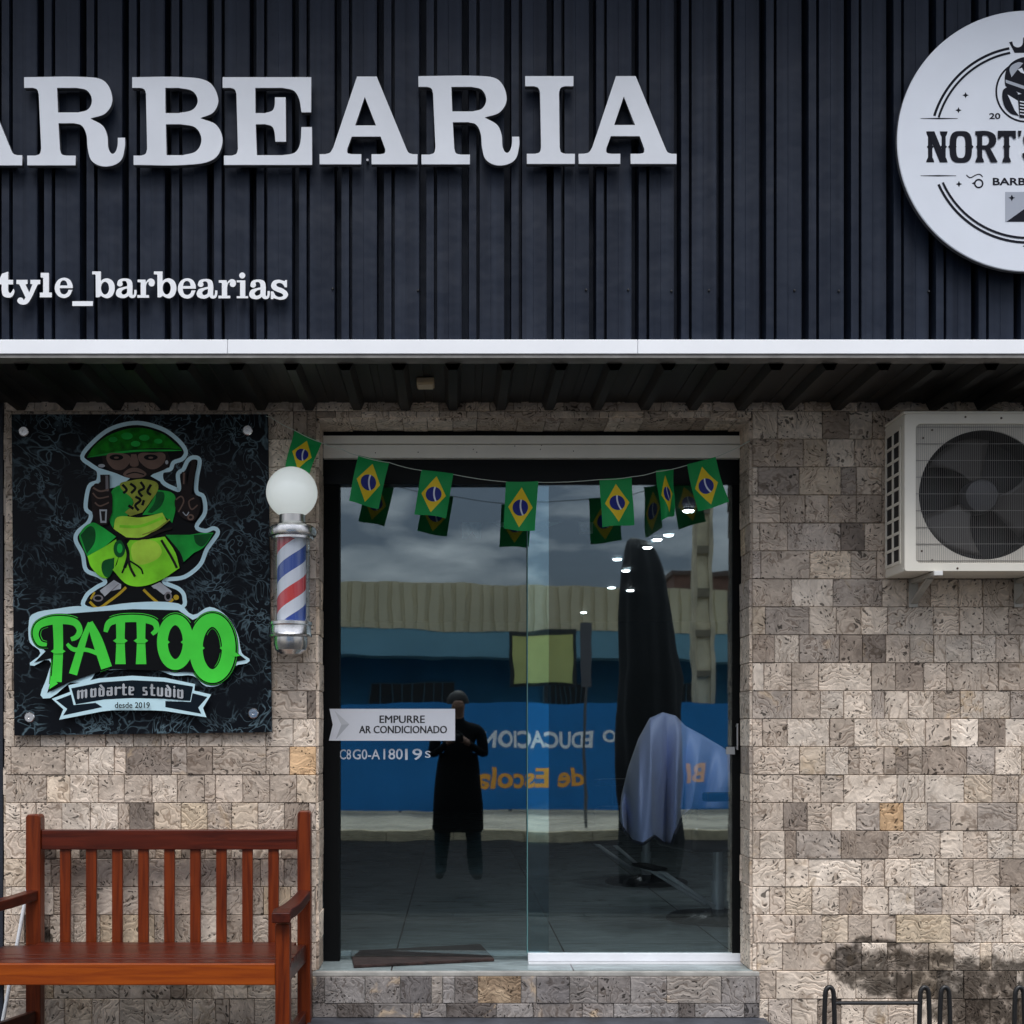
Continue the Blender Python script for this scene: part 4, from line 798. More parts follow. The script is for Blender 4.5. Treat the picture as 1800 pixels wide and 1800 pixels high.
# ---- notice on the glass
nt_ = thing('door_notice', 'white arrow-notched notice EMPURRE AR CONDICIONADO on the glass door', 'notice')
YN = YG-.012
q = lambda x, y: tuple(P(x, y, YN).xz)
paper = mat('notice_paper', (.66, .68, .74), .5, var=.03); inkd = mat('notice_ink', (.02, .02, .024), .6)
extruded('card', [[q(579,1246), q(800,1246), q(800,1302), q(578,1302), q(585,1274)]], YN, YN+.003, paper, parent=nt_)
F = Flat(YN-.0004, lambda x, y: q(x, y))
F.poly([(588,1249),(614,1273),(590,1300),(600,1274)], mat('notice_grey', (.42, .44, .48), .6)); F.poly([(588,1249),(614,1273),(600,1274)], mat('notice_grey_pale', (.52, .54, .58), .6)); F.build('arrow', nt_)
def tq(s, x0, x1, y0, y1, y, m, par, nm='lettering', th=.0006, bold=.01, weight=0):
    a, b_ = P(x0, y1, y), P(x1, y0, y); return text_obj(nm, s, a.x, b_.x, a.z, b_.z, y, th, m, par, bold=bold, weight=weight)
tq('EMPURRE', 667, 746, 1258, 1271, YN-.0012, inkd, nt_, bold=0, weight=.0022); tq('AR CONDICIONADO', 631, 785, 1276, 1289, YN-.0012, inkd, nt_, bold=0, weight=.0022)
vin = thing('glass_lettering', 'worn white vinyl letters on the glass under the notice', 'lettering')
vw = mat('vinyl_white', (.50, .53, .60), .5)
for s, x0, x1, y0, y1 in (('C8', 597, 617, 1317, 1335), ('G0-A', 620, 668, 1317, 1335), ('180', 674, 708, 1316, 1335), ('19', 712, 742, 1316, 1336), ('S', 747, 757, 1320, 1332)):
    tq(s, x0, x1, y0, y1, YG+.022, vw, vin)

# ================================================================== FLAG BUNTING
def flag_mat():
    m = bpy.data.materials.new('flag_print'); m.use_nodes = True; t = m.node_tree; b = t.nodes['Principled BSDF']; K = t.links.new
    def mth(op, a, c=None, d=None):
        n = t.nodes.new('ShaderNodeMath'); n.operation = op
        for i, x in enumerate((a, c, d)):
            if x is None: continue
            if isinstance(x, (int, float)): n.inputs[i].default_value = x
            else: K(x, n.inputs[i])
        return n.outputs[0]
    uv = t.nodes.new('ShaderNodeUVMap'); uv.uv_map = 'UVMap'; s = t.nodes.new('ShaderNodeSeparateXYZ'); K(uv.outputs['UV'], s.inputs[0])
    u = mth('SUBTRACT', s.outputs['X'], .5); v = mth('MULTIPLY', mth('SUBTRACT', s.outputs['Y'], .48), 1.52)
    dia = mth('LESS_THAN', mth('ADD', mth('DIVIDE', mth('ABSOLUTE', u), .385), mth('DIVIDE', mth('ABSOLUTE', v), .615)), 1.0)
    dist = mth('SQRT', mth('ADD', mth('MULTIPLY', u, u), mth('MULTIPLY', v, v))); dsk = mth('LESS_THAN', dist, .245)
    bd = mth('SQRT', mth('ADD', mth('POWER', mth('SUBTRACT', u, .62), 2.0), mth('POWER', mth('SUBTRACT', v, .12), 2.0)))
    band = mth('MULTIPLY', mth('LESS_THAN', mth('ABSOLUTE', mth('SUBTRACT', bd, .62)), .026), dsk)
    def mixc(f, a, c):
        n = t.nodes.new('ShaderNodeMix'); n.data_type = 'RGBA'; K(f, n.inputs[0])
        for i, x in ((6, a), (7, c)):
            if isinstance(x, tuple): n.inputs[i].default_value = (*x, 1)
            else: K(x, n.inputs[i])
        return n.outputs[2]
    c = mixc(band, mixc(dsk, mixc(dia, srgb(6, 158, 80), srgb(245, 212, 40)), srgb(28, 42, 138)), srgb(225, 232, 248)); K(c, b.inputs['Base Color']); b.inputs['Roughness'].default_value = .6
    tl = t.nodes.new('ShaderNodeBsdfTranslucent'); K(c, tl.inputs['Color']); mxs = t.nodes.new('ShaderNodeMixShader'); mxs.inputs[0].default_value = .22; K(b.outputs[0], mxs.inputs[1]); K(tl.outputs[0], mxs.inputs[2]); K(mxs.outputs[0], t.nodes['Material Output'].inputs['Surface'])
    return m
fm = flag_mat(); YS = .0
bun = thing('flag_bunting', 'string of small green and yellow Brazilian flags hung across the glass door', 'bunting')
FL = [((517,755),(565,777),(544,838),(500,823),-.05), ((630,800),(684,812),(665,893),(614,881),0), ((741,826),(797,833),(784,911),(728,902),0), ((889,848),(946,847),(940,933),(885,930),0), ((1054,842),(1111,838),(1116,922),(1058,928),0), ((1154,826),(1186,822),(1188,904),(1160,918),.03), ((1207,817),(1257,804),(1279,884),(1226,900),0)]
for i, (a, b_, c, d, yo) in enumerate(FL):
    v = []; f = []; uvs = []; nu, nv = 8, 12; yb = YS+yo; phs = rnd.uniform(0, 6)
    for j in range(nv+1):
        for k in range(nu+1):
            s_, t_ = k/nu, j/nv
            px = (a[0]*(1-s_)+b_[0]*s_)*(1-t_)+(d[0]*(1-s_)+c[0]*s_)*t_; py = (a[1]*(1-s_)+b_[1]*s_)*(1-t_)+(d[1]*(1-s_)+c[1]*s_)*t_
            q = P(px, py, yb); q.y += (.019*math.sin(s_*4.5+phs)*(.2+t_)+.012*math.sin(t_*5+phs*2))*(2.2 if i == 5 else 1)
            v.append(q); uvs.append((s_, 1-t_))
    for j in range(nv):
        for k in range(nu): p_ = j*(nu+1)+k; f.append((p_, p_+nu+1, p_+nu+2, p_+1))
    me = bpy.data.meshes.new('flag'); me.from_pydata([tuple(p) for p in v], [], f); me.materials.append(fm); ul = me.uv_layers.new(name='UVMap')
    for lp in me.loops: ul.data[lp.index].uv = uvs[lp.vertex_index]
    me.shade_smooth(); link('flag', me, bun)
sp_pts = [P(452,724,-.03), P(475,733,-.05), P(517,756,-.052), P(565,778,-.05), P(600,789,-.02), P(630,801,0), P(684,813,0), P(741,827,0), P(797,834,0), P(889,847,0), P(946,848,0), P(1054,843,0), P(1111,838,0), P(1154,829,0), P(1207,818,0), P(1257,804,0), P(1318,775,-.012)]
dn = []
for a, b_ in zip(sp_pts, sp_pts[1:]): dn += [a.lerp(b_, k/4)-Vector((0, 0, .004*math.sin(math.pi*k/4))) for k in range(4)]
o = MB(); o.tube(dn+[sp_pts[-1]], .0016, 6); o.build('string', mat('string_white', (.55, .62, .55), .7), bun)

# ================================================================== DOOR MAT
mt = MB(); zc = ZS+.001
def floorpt(px, py, z): d = (z-CAMZ)*FPX/(VY-py); return Vector(((px-VX)*d/FPX, CAMY+d, z))
cs = [floorpt(622,1702,zc), floorpt(869,1690,zc), floorpt(845,1664,zc), floorpt(616,1676,zc)]
mt.add(cs+[c+Vector((0,0,.014)) for c in cs], [(0,3,2,1),(4,5,6,7),(0,1,5,4),(1,2,6,5),(2,3,7,6),(3,0,4,7)])
mo_ = mt.build('door_mat', mat('coir_dark', (.030, .016, .014), .95, var=.6, vscale=14, bump=.9, bscale=120, stretch=(1, 3, 1)), bevel=.004); tag(mo_, 'worn dark brown door mat lying across the door sill', 'door mat')

# ================================================================== BENCH
wz, wx, wy = wood_mat('varnished_wood_upright', (.165, .027, .004), (.070, .0095, .002), 2), wood_mat('varnished_wood_long', (.090, .0125, .004), (.040, .0055, .002), 0), wood_mat('varnished_wood_deep', (.075, .012, .005), (.030, .005, .002), 1)
YBK = -.10; YFR = -.66
bn = thing('garden_bench', 'reddish-brown slatted wooden bench with armrests against the stone wall', 'bench', (P(298,0,YBK).x, -.38, 0))
def post(px0, px1, pyt, nm):
    a, c = P(px0, pyt, YBK), P(px1, pyt, YBK); zm = .46
    m_ = MB(); m_.prism([(a.x, c.z-.012), (a.x+.008, c.z), (c.x-.008, c.z), (c.x, c.z-.012), (c.x, zm), (a.x, zm)], YBK-.03, YBK+.03)
    m_.prism([(a.x, zm), (c.x, zm), (c.x, 0), (a.x, 0)], YBK-.03, YBK+.03); m_.build(nm, wz, bn, bevel=.004)
post(49, 75, 1431, 'leg'); post(524, 547, 1425, 'leg')
a, c = P(72, 1460, YBK), P(525, 1494, YBK)
o = MB(); z1a, z1b = P(0,1461,YBK).z, P(0,1457,YBK).z; zl = P(0,1493,YBK).z
o.box(P(75,0,YBK).x, P(524,0,YBK).x, YBK-.02, YBK+.02, zl, z1b-.003); o.build('top_rail', wx, bn, bevel=.004)
for k in range(9):
    xc = P((346+ (1443-346)*k/8)/3, 0, YBK).x; o = MB(); hw = .0225
    o.box(xc-hw, xc+hw, YBK-.010, YBK+.010, .43, zl+.004); o.build('slat', wz, bn, bevel=.003)
zs1 = P(0, 1692, YFR).z; zs0 = zs1-.02
xsl, xsr = P(497, 0, YFR).x-1.27, P(497, 0, YFR).x
o = MB(); nsl = 6
ys0, ys1 = YFR+.004, YBK-.035; dw = (ys1-ys0)/nsl
for k in range(nsl): o.box(P(75,0,YBK).x-.12 if k < nsl-1 else P(76,0,YBK).x, xsr+.03 if k < nsl-1 else P(523,0,YBK).x, ys0+k*dw+.003, ys0+(k+1)*dw-.003, zs0-.001, zs1-.002+.004*math.sin(k))
o.build('seat', wx, bn, bevel=.003)
za1 = zs0-.002; za0 = P(0, 1732, YFR).z
o = MB(); o.box(xsl, P(484,0,YFR).x, YFR, YFR+.03, za0, zs1-.004); o.build('apron', wood_mat('varnished_wood_apron', (.30, .060, .005), (.19, .031, .004), 0), bn, bevel=.004)
for s_, xp in ((1, P(497,0,YFR).x), (-1, P(-92,0,YFR).x)):
    o = MB(); o.box(xp-.028, xp+.028, YFR-.012, YFR+.045, 0, P(0,1624,YFR).z); o.build('leg', wz, bn, bevel=.004)
    xb_ = P(536,0,YBK).x if s_ > 0 else P(61,0,YBK).x
    o = MB(); o.beam((xb_-.005*s_, YBK-.03, (za0+zs0)/2), (xp, YFR+.045, (za0+zs0)/2), .028, .075); o.beam((xb_-.005*s_, YBK-.03, .16), (xp, YFR+.045, .16), .028, .05); o.build('side_rail', wy, bn, bevel=.003)
    # armrest: rises towards the back in a gentle curve, scrolled at the front
    zf = P(0, 1605, YFR).z; zbk = P(0, 1572, YBK).z; m_ = MB(); n = 12; g = []
    for k in range(n+1):
        t_ = k/n; y = YFR-.05+(YBK-.025-YFR+.05)*t_; x = xp+(xb_-xp)*max(0, (t_-.08)/.92); zc_ = zf+(zbk-zf)*(t_**1.6)-.012*math.sin(math.pi*t_); hw = .036-.010*t_; th = .021
        if t_ < .08: zc_ -= .012
        g.append([Vector((x-hw, y, zc_-th)), Vector((x+hw, y, zc_-th)), Vector((x+hw, y, zc_+th)), Vector((x-hw, y, zc_+th))])
    v = [p for r_ in g for p in r_]; f = [(3,2,1,0), tuple(4*n+i for i in range(4))]
    for k in range(n):
        for i in range(4): f.append((4*k+i, 4*k+(i+1) % 4, 4*k+4+(i+1) % 4, 4*k+4+i))
    m_.add(v, f); m_.build('armrest', wy, bn, bevel=.005)
# white broom stick leaning at the wall end
o = MB(); a, c = P(44, 1585, -.03), P(4, 1800, -.14); d = (c-a); o.tube([a-d*.25, c+d*.62], .0085, 12)
st_ = o.build('broom_stick', mat('white_stick', (.62, .64, .68), .35), smooth=60); tag(st_, 'slim white stick leaning on the wall behind the bench arm', 'stick')

# ================================================================== AIR CONDITIONER
YA = -.27; YAB = -.035
ac = thing('air_conditioner', 'white outdoor air conditioning unit on brackets on the stone wall', 'air conditioner', P(1760, 1004, YA))
x0, z1, z0 = P(1590,0,YA).x, P(0,727,YA).z, P(0,1004,YA).z; x1 = x0+.83
acw = mat('ac_enamel', (.80, .76, .67), .42, var=.05, vscale=5); acd = mat('ac_dark', (.008, .008, .010), .6)
o = MB(); th = .012
o.box(x0, x1, YA+.012, YAB, z1-th, z1); o.box(x0, x1, YA+.012, YAB, z0, z0+th); o.box(x0, x0+th, YA+.012, YAB, z0+th, z1-th); o.box(x1-th, x1, YA+.012, YAB, z0+th, z1-th); o.box(x0+th, x1-th, YAB-.012, YAB, z0+th, z1-th)
o.box(x0-.003, x1+.003, YA+.004, YAB+.002, z1+.0005, z1+.012)
o.build('casing', acw, ac, bevel=.004)
def rrect(xa, xb, za, zb_, r): return [Vector((cx_+r*math.cos(R(a)), cz_+r*math.sin(R(a)))) for cx_, cz_, s_ in ((xb-r, zb_-r, 0), (xa+r, zb_-r, 90), (xa+r, za+r, 180), (xb-r, za+r, 270)) for a in range(s_, s_+91, 15)]
ix0, iz1, iz0 = P(1610,0,YA).x, P(0,745,YA).z, P(0,990,YA).z; ix1 = x0+.60
extruded('front_frame', [rrect(x0, x1, z0, z1, .012), rrect(ix0, ix1, iz0, iz1, .022)], YA, YA+.014, acw, bevel=.0015, parent=ac)
fc = P(1731, 869, YA); fr_ = 114*(YA-CAMY)/FPX
extruded('fan_plate', [rrect(ix0-.004, ix1+.004, iz0-.004, iz1+.004, .02), ell(fc.x, fc.z, fr_, fr_, 72)], YA+.010, YA+.018, mat('ac_plate', (.62, .585, .52), .5, var=.06), parent=ac)
o = MB(); o.lathe((fc.x, YA+.018, fc.z), [(fr_-.002, 0), (fr_-.006, -.13)], 64, axis='y', cap=False); o.box(x0+.03, x1-.03, YA+.152, YA+.16, z0+.03, z1-.03); o.build('shroud', acd, ac, smooth=60)
# fan
fn = MB(); fn.lathe((fc.x, YA+.038, fc.z), [(.072, -.06), (.072, .0), (.066, .010), (.03, .018), (0, .020)], 36, axis='y'); fan = fn.build('fan_hub', mat('fan_hub_plastic', (.055, .055, .06), .45), ac, smooth=40)
for k in range(3):
    o = MB(); g = []; base = R(100+120*k)
    for i in range(9):
        r_ = .068+(fr_-.020-.068)*i/8; row = []
        for j in range(9):
            wa = R(74)*(.55+.45*i/8); a = base+(j/8-.5)*wa+.25*i/8; row.append((fc.x+r_*math.cos(a), YA+.062-.045*(j/8-.5)*(.6+.4*i/8), fc.z+r_*math.sin(a)))
        g.append(row)
    o.sheet(g); bl_ = o.build('fan_blade', mat('fan_plastic', (.06, .055, .052), .5), ac, smooth=60); sf = bl_.modifiers.new('thickness', 'SOLIDIFY'); sf.thickness = .003
o = MB(); ny = 0
x = ix0+.006
while x < ix1-.004: o.box(x-.00035, x+.00035, YA+.0035, YA+.0055, iz0+.002, iz1-.002); x += .0079
for k in range(9):
    z = iz0+.012+(iz1-iz0-.024)*k/8; o.box(ix0+.001, ix1-.001, YA+.0056, YA+.0078, z-.0009, z+.0009)
gd = o.build('wire_guard', mat('guard_wire', (.22, .21, .20), .5), ac)
o = MB(); ya0, ya1 = YA+.045, YAB-.02; o.box(x0-.0015, x0+.001, ya0, ya1, z0+.045, z1-.05); o.build('side_vent', acd, ac)
o = MB(); nr = 9; zv0, zv1 = z0+.045, z1-.05
for k in range(nr+1): z = zv0+(zv1-zv0)*k/nr; o.box(x0-.005, x0-.0016, ya0-.004, ya1+.004, z-.006, z+.006)
for k in range(3): y = ya0+(ya1-ya0)*k/2; o.box(x0-.0055, x0-.0015, y-.008, y+.008, zv0-.008, zv1+.008)
o.build('vent_grid', acw, ac)
o = MB()
for px, py in ((1624,769),(1622,968),(1697,733),(1760,735),(1683,999),(1640,755),(1640,984)): c = P(px, py, YA); yy = YA+.010 if px < 1680 and 750 < py < 995 else YA; o.lathe((c.x, yy, c.z), [(.0045, -.001), (.0045, .0015), (.003, .003)], 10, axis='y')
o.build('screw', mat('screw_rust', (.10, .07, .05), .5, metal=.5), ac)['kind'] = 'stuff'
brm = mat('bracket_paint', (.42, .40, .36), .5, var=.12, vscale=12)
for xb_ in (P(1606,0,-.02).x, P(1606,0,-.02).x+.46):
    o = MB(); o.box(xb_-.02, xb_+.02, -.020, -.0145, z0-.125, z0+.02)
    o.beam((xb_, -.02, z0-.012), (xb_, YA-.02, z0-.012), .03, .018); o.beam((xb_, -.018, z0-.105), (xb_, YA+.06, z0-.022), .028, .012)
    b_o = o.build('bracket', brm, ac, bevel=.002)
    o = MB(); o.box(xb_-.018, xb_+.018, YA-.034, YA-.0205, z0-.022, z0-.003); o.build('end_cap', mat('cap_white', (.75, .75, .74), .4), b_o, bevel=.002)

# ================================================================== BICYCLE RACKS
rk_m = mat('rack_black', (.012, .012, .013), .4)
YK = -.55
def rack(px_list, ybar, lab):
    r = thing('bicycle_rack', lab, 'bicycle rack', (P(px_list[0],0,YK).x, YK, 0), 'black hoop bicycle racks under the air conditioner')
    for px in px_list:
        c = P(px, 1735, YK); r_ = .0165; o = MB(); pts = [(c.x-r_-.006, YK, .012), (c.x-r_-.003, YK, c.z-.10), (c.x-r_, YK, c.z-.03)]
        pts += [(c.x-r_*math.cos(R(a)), YK, c.z-.03+.030*math.sin(R(a))) for a in range(20, 180, 20)]+[(c.x+r_, YK, c.z-.03), (c.x+r_+.003, YK, c.z-.10), (c.x+r_+.006, YK, .012)]
        o.tube(pts, .0095, 12); o.build('hoop', rk_m, r, smooth=60)
    a, c = P(px_list[0], ybar, YK), P(px_list[-1], ybar, YK)
    o = MB(); o.tube([(a.x+.02, YK, a.z), (c.x-.02, YK, a.z)], .008, 8); o.build('cross_bar', rk_m, r)
    o = MB(); o.tube([(a.x-.05, YK, .012), (c.x+.05, YK, .012)], .011, 8); o.tube([(a.x-.04, YK-.16, .012), (a.x-.04, YK+.16, .012)], .011, 8); o.tube([(c.x+.04, YK-.16, .012), (c.x+.04, YK+.16, .012)], .011, 8); o.build('base_bar', rk_m, r)
rack([1458, 1625], 1763, 'black hoop bicycle rack with a high crossbar, near the doorstep')
rack([1661, 1792], 1835, 'black hoop bicycle rack without a visible crossbar, below the fan of the air conditioner')

# ================================================================== INSIDE THE SHOP
leath = mat('black_leather', (.010, .010, .011), .35); ch2 = mat('chair_chrome', (.90, .92, .95), .25, metal=.3); blkm = mat('black_enamel', (.008, .008, .009), .2)
def chair(px, py, label, rz):
    f0 = floorpt(px, py, ZS); r = thing('barber_chair', label, 'barber chair', f0, 'barber chairs inside the shop')
    def bd(mb, nm, m, bev=0, sm=None):
        o_ = link(nm, mb.mesh(nm, m, sm)); o_.parent = r
        if bev: q_ = o_.modifiers.new('bevel', 'BEVEL'); q_.width = bev; q_.segments = 3
    o = MB(); o.lathe((0,0,0), [(.29, 0), (.29, .012), (.27, .026), (.10, .045), (.05, .06), (0, .06)], 48); bd(o, 'base', blkm, sm=30)
    o = MB(); o.lathe((0,0,0), [(.036, .05), (.036, .22), (.028, .22), (.028, .40)], 24); bd(o, 'pump', ch2, sm=30)
    o = MB(); o.box(-.27, .27, -.26, .26, .40, .54); bd(o, 'seat', leath, .03)
    o = MB(); o.box(.20, .32, -.25, .25, .55, .95); o.box(.24, .32, -.13, .13, .96, 1.08); bd(o, 'backrest', leath, .03)
    for s_ in (-1, 1):
        o = MB(); o.box(-.22, .25, s_*.29-.035, s_*.29+.035, .68, .73); o.box(-.05, .0, s_*.29-.02, s_*.29+.02, .48, .68); bd(o, 'armrest', leath, .012)
    o = MB(); o.tube([(-.05, -.06, .08), (-.40, -.10, .30)], .012, 8); o.tube([(-.05, .06, .08), (-.40, .10, .30)], .012, 8); bd(o, 'footrest', ch2)
    o = MB(); o.box(-.46, -.37, -.15, .15, .297, .315); bd(o, 'footplate', blkm, .003)
    r.rotation_euler = (0, 0, rz)
    return r
chair(1262, 1616, 'black barber chair with chrome column and round base behind the right pane', R(14))
chair(1136, 1552, 'black barber chair deeper in the shop, its base in shadow', R(35))
# draped cape
yc = CAMY+6.95
cape_m = bpy.data.materials.new('cape_cloth'); cape_m.use_nodes = True; b = cape_m.node_tree.nodes['Principled BSDF']; b.inputs['Base Color'].default_value = (.36, .43, .74, 1); b.inputs['Roughness'].default_value = .55; b.inputs['Sheen Weight'].default_value = .3
topk = [(1088,1440),(1092,1400),(1104,1350),(1122,1298),(1142,1262),(1165,1252),(1188,1258),(1205,1276),(1235,1292),(1268,1312),(1296,1330),(1316,1345)]
botk = [(1092,1448),(1098,1462),(1112,1478),(1130,1484),(1150,1470),(1166,1482),(1180,1484),(1196,1440),(1215,1424),(1245,1421),(1280,1421),(1316,1424)]
def ip(k, s):
    x = s*(len(k)-1); i = min(int(x), len(k)-2); t_ = x-i; t_ = t_*t_*(3-2*t_)*.5+t_*.5
    return (k[i][0]*(1-t_)+k[i+1][0]*t_, k[i][1]*(1-t_)+k[i+1][1]*t_)
g = []; nu, nv = 96, 40
for j in range(nv+1):
    row = []
    for i in range(nu+1):
        s_, t_ = i/nu, j/nv; a, c = ip(topk, s_), ip(botk, s_)
        fold = (1-abs(math.sin(s_*15+1.1*math.sin(s_*9)))*2)*.19*t_**.75*(1.2 if s_ < .62 else .5)+.05*math.sin(s_*60+t_*5)*t_*(1-t_)*(1 if s_ < .62 else .3)+math.sin(s_*14)*.03*t_
        d = yc-.18*math.sin(math.pi*min(1, s_*1.5))*t_**.6+fold+.22*(1-t_)**3
        row.append(P(a[0]*(1-t_)+c[0]*t_, a[1]*(1-t_)+c[1]*t_, d))
    g.append(row)
o = MB(); o.sheet(g); cp = o.build('barber_cape', cape_m, smooth=80); tag(cp, 'blue hairdressing cape draped over the barber chair inside the shop', 'cape')
q = cp.modifiers.new('thickness', 'SOLIDIFY'); q.thickness = .004
hm = MB(); hm.tube([p+Vector((0, -.004, 0)) for p in g[-1][:74]], .0085, 8); hm.build('hem', mat('hem_navy', (.01, .012, .03), .6), cp)
# ceiling lamps
led = mat('led_lens', (1, 1, 1), .4, emit=((.92, .97, 1), 16)); ledr = mat('led_rim', (.5, .5, .5), .4)
lights = [(1210,895),(1175,938),(1155,946),(1138,960),(1085,981),(1100,1001),(1075,1031),(1108,1036),(1026,1075),(1190,822),(1330,748),(1150,748)]  # last two are unseen, added near the door to light the cape
for i, (px, py) in enumerate(lights):
    d = (3.0-CAMZ)*FPX/(VY-py); c = Vector(((px-VX)*d/FPX, CAMY+d, 3.0)); rr_ = .042
    lp = thing('ceiling_lamp', 'small round lit ceiling spot inside the shop', 'lamp', c, 'ceiling spots inside the shop')
    o = MB(); o.lathe((0,0,0), [(rr_+.012, 0), (rr_+.012, -.008), (rr_, -.012), (rr_, -.006)], 24); q = link('rim', o.mesh('rim', ledr)); q.parent = lp
    if d < 9.2:
        ld = bpy.data.lights.new('lamp_light', 'SPOT'); ld.energy = 11; ld.spot_size = R(120); ld.spot_blend = .8; ld.shadow_soft_size = .05; ld.color = (.95, .98, 1)
        lo = bpy.data.objects.new('lamp_light', ld); COL.objects.link(lo); lo.parent = lp; lo.location = (0, 0, -.03)
    o = MB(); o.lathe((0,0,0), [(0, -.0215), (rr_*.8, -.020), (rr_-.002, -.0065)], 24); q = link('lens', o.mesh('lens', led)); q.parent = lp
# paper pennants hanging inside
yp = CAMY+9.5
def paper_thing(nm, lab, pts, col, y=yp):
    o_ = extruded(nm, [[tuple(P(x_, y_, y).xz) for x_, y_ in pts]], y, y+.004, mat('paper_'+nm, col, .7, var=.35, vscale=18)); tag(o_, lab, 'decoration'); return o_
paper_thing('paper_fan', 'pale green patterned pointed paper decoration hanging inside behind the middle flag', [(850,910),(880,895),(940,886),(1008,910),(940,935),(880,926)], (.55, .75, .70))
paper_thing('paper_card', 'small white paper card hanging inside to the right of the middle flag', [(1017,912),(1043,912),(1042,938),(1018,939)], (.7, .75, .78))
paper_thing('paper_pennant', 'pale blue square paper pennant hanging inside between two flags', [(812,880),(846,880),(846,946),(838,946),(830,934),(820,946),(812,946)], (.25, .45, .55))

# ================================================================== ACROSS THE STREET (what the glass mirrors)
# blue banner fence
DB = 22.8
bnr = thing('street_banner', 'long blue printed banner with white and orange words along the opposite pavement', 'banner', (1.5, PR(800,1300,DB).y, 0))
YBn = PR(0, 0, DB).y; zt_ = PR(0, 1236, DB).z
blue = mat('banner_blue', (.004, .17, .47), .5, var=.08, vscale=1.2)
o = MB(); o.box(-7, 9, YBn-.04, YBn, .06, zt_); o.build('panel', blue, bnr)
for k in range(9): o = MB(); o.box(-7+2*k-.03, -7+2*k+.03, YBn-.10, YBn-.041, 0, zt_); o.build('post', mat('fence_post', (.2, .2, .2), .6), bnr)
def btext(s, pa, pb, y0, y1, m):        # pa < pb: mirrored span seen in the glass
    a, c = PR(pa, y1, DB), PR(pb, y0, DB); return text_obj('lettering', s, a.x, c.x, a.z, c.z, YBn+.004, .003, m, bnr, flip=True, bold=.028)
bw, bo = mat('banner_white', (.90, .92, .95), .5), mat('banner_orange', (.95, .42, .05), .5)
btext('O', 1060, 1084, 1284, 1306, bw); btext('EDUCACION', 848, 1046, 1284, 1315, bw)
btext('de Escola', 838, 1030, 1350, 1386, bo); btext('BI', 1208, 1240, 1340, 1376, bo)
# blue building with ribbed parapet
DBl = 26.0; cB = PR(945, 1300, DBl)
bld = thing('street_building', 'blue building with cream ribbed parapet across the street', 'building', (cB.x, cB.y, 0)); bld.rotation_euler = (0, 0, R(-11))
def bb(mb, nm, m, par=bld):
    q_ = link(nm, mb.mesh(nm, m)); q_.parent = par; return q_
zA, zB_, zC = 4.55, 3.60, 3.05
o = MB(); o.box(-9, 9, -8, -.9, 0, zB_); bb(o, 'wall', mat('building_dark_blue', (.015, .11, .20), .8, var=.2, vscale=1))
o = MB(); o.box(-9, 9, -.9, .0, zC, zB_); bb(o, 'fascia', mat('building_light_blue', (.17, .36, .45), .7, var=.12, vscale=1))
pf = []; x = -9
while x < 9: pf += [(x, 0), (x+.17, 0), (x+.19, -.05), (x+.25, -.05)]; x += .27
o = MB(); o.sheet([[(a, .02+d, zB_+.002) for a, d in pf], [(a, .02+d, zA) for a, d in pf]]); bb(o, 'parapet', mat('cream_sheet', (.62, .55, .37), .6, var=.12, vscale=.7))
o = MB(); o.box(-9, 9, -8, -.06, zB_+.002, zA-.02); bb(o, 'parapet_core', mat('cream_core', (.25, .23, .18), .8))
for wx0, wx1 in ((-3.4, -1.6), (.4, 1.3), (2.2, 4.0)):
    o = MB(); o.box(wx0, wx1, -.899, -.87, 1.5, 2.6); w_ = bb(o, 'window', mat('window_dark', (.01, .012, .014), .2))
    o = MB()
    for k in range(9): xk = wx0+(wx1-wx0)*k/8; o.box(xk-.012, xk+.012, -.865, -.845, 1.5, 2.6)
    for k in range(3): zk = 1.52+.53*k; o.box(wx0, wx1, -.844, -.83, zk-.012, zk+.012)
    bb(o, 'window_grille', mat('grille_blue', (.05, .12, .16), .6), w_)
o = MB(); o.box(-9, 9, -.2, .0, 0, .001); 
# brick block behind right
bk = thing('brick_building', 'brown brick block rising behind the blue building at the right', 'building', (5.9, -23.5, 0))
o = MB(); o.box(-.75, 1.5, -5, -.0, 0, 5.2); q_ = link('wall', o.mesh('wall', mat('brown_brick', (.16, .085, .065), .9, var=.3, vscale=4))); q_.parent = bk
o = MB(); o.box(-.80, 1.55, -5.05, .05, 5.2, 5.3); q_ = link('roof', o.mesh('roof', mat('brick_coping', (.10, .07, .06), .9))); q_.parent = bk
# utility pole with rectangular openings
DP = 24.0; pc = PR(1236, 1300, DP)
up = thing('utility_pole', 'tall concrete utility pole with rectangular recesses across the street', 'utility pole', (pc.x, pc.y, 0))
conc = mat('pole_concrete', (.52, .45, .32), .85, var=.25, vscale=3)
w0, w1, hp = .24, .15, 9.0
wd = lambda z: w0+(w1-w0)*z/hp
o = MB()
for s_ in (-1, 1):
    v = []
    for z in (0, hp):
        w_ = wd(z); a = s_*w_; c = s_*(w_-.07)
        v += [(a, -.12, z), (c, -.12, z), (c, .12, z), (a, .12, z)]
    o.add(v, [(0,1,2,3),(7,6,5,4),(0,4,5,1),(1,5,6,2),(2,6,7,3),(3,7,4,0)])
q_ = link('flange', o.mesh('flange', conc)); q_.parent = up
for k in range(12): o = MB(); z = .2+k*.78; w_ = wd(z); o.box(-w_+.07, w_-.07, -.11, .11, z, z+.14); q_ = link('rung', o.mesh('rung', mat('pole_rung', (.20, .17, .12), .85))); q_.parent = up
for k in range(11):
    o = MB(); z = .34+k*.78; w_ = wd(z); o.box(-w_+.07, w_-.07, -.03, .03, z, z+.64)
    q_ = link('web', o.mesh('web', mat('pole_web', (.70, .62, .44), .85, var=.2, vscale=3))); q_.parent = up
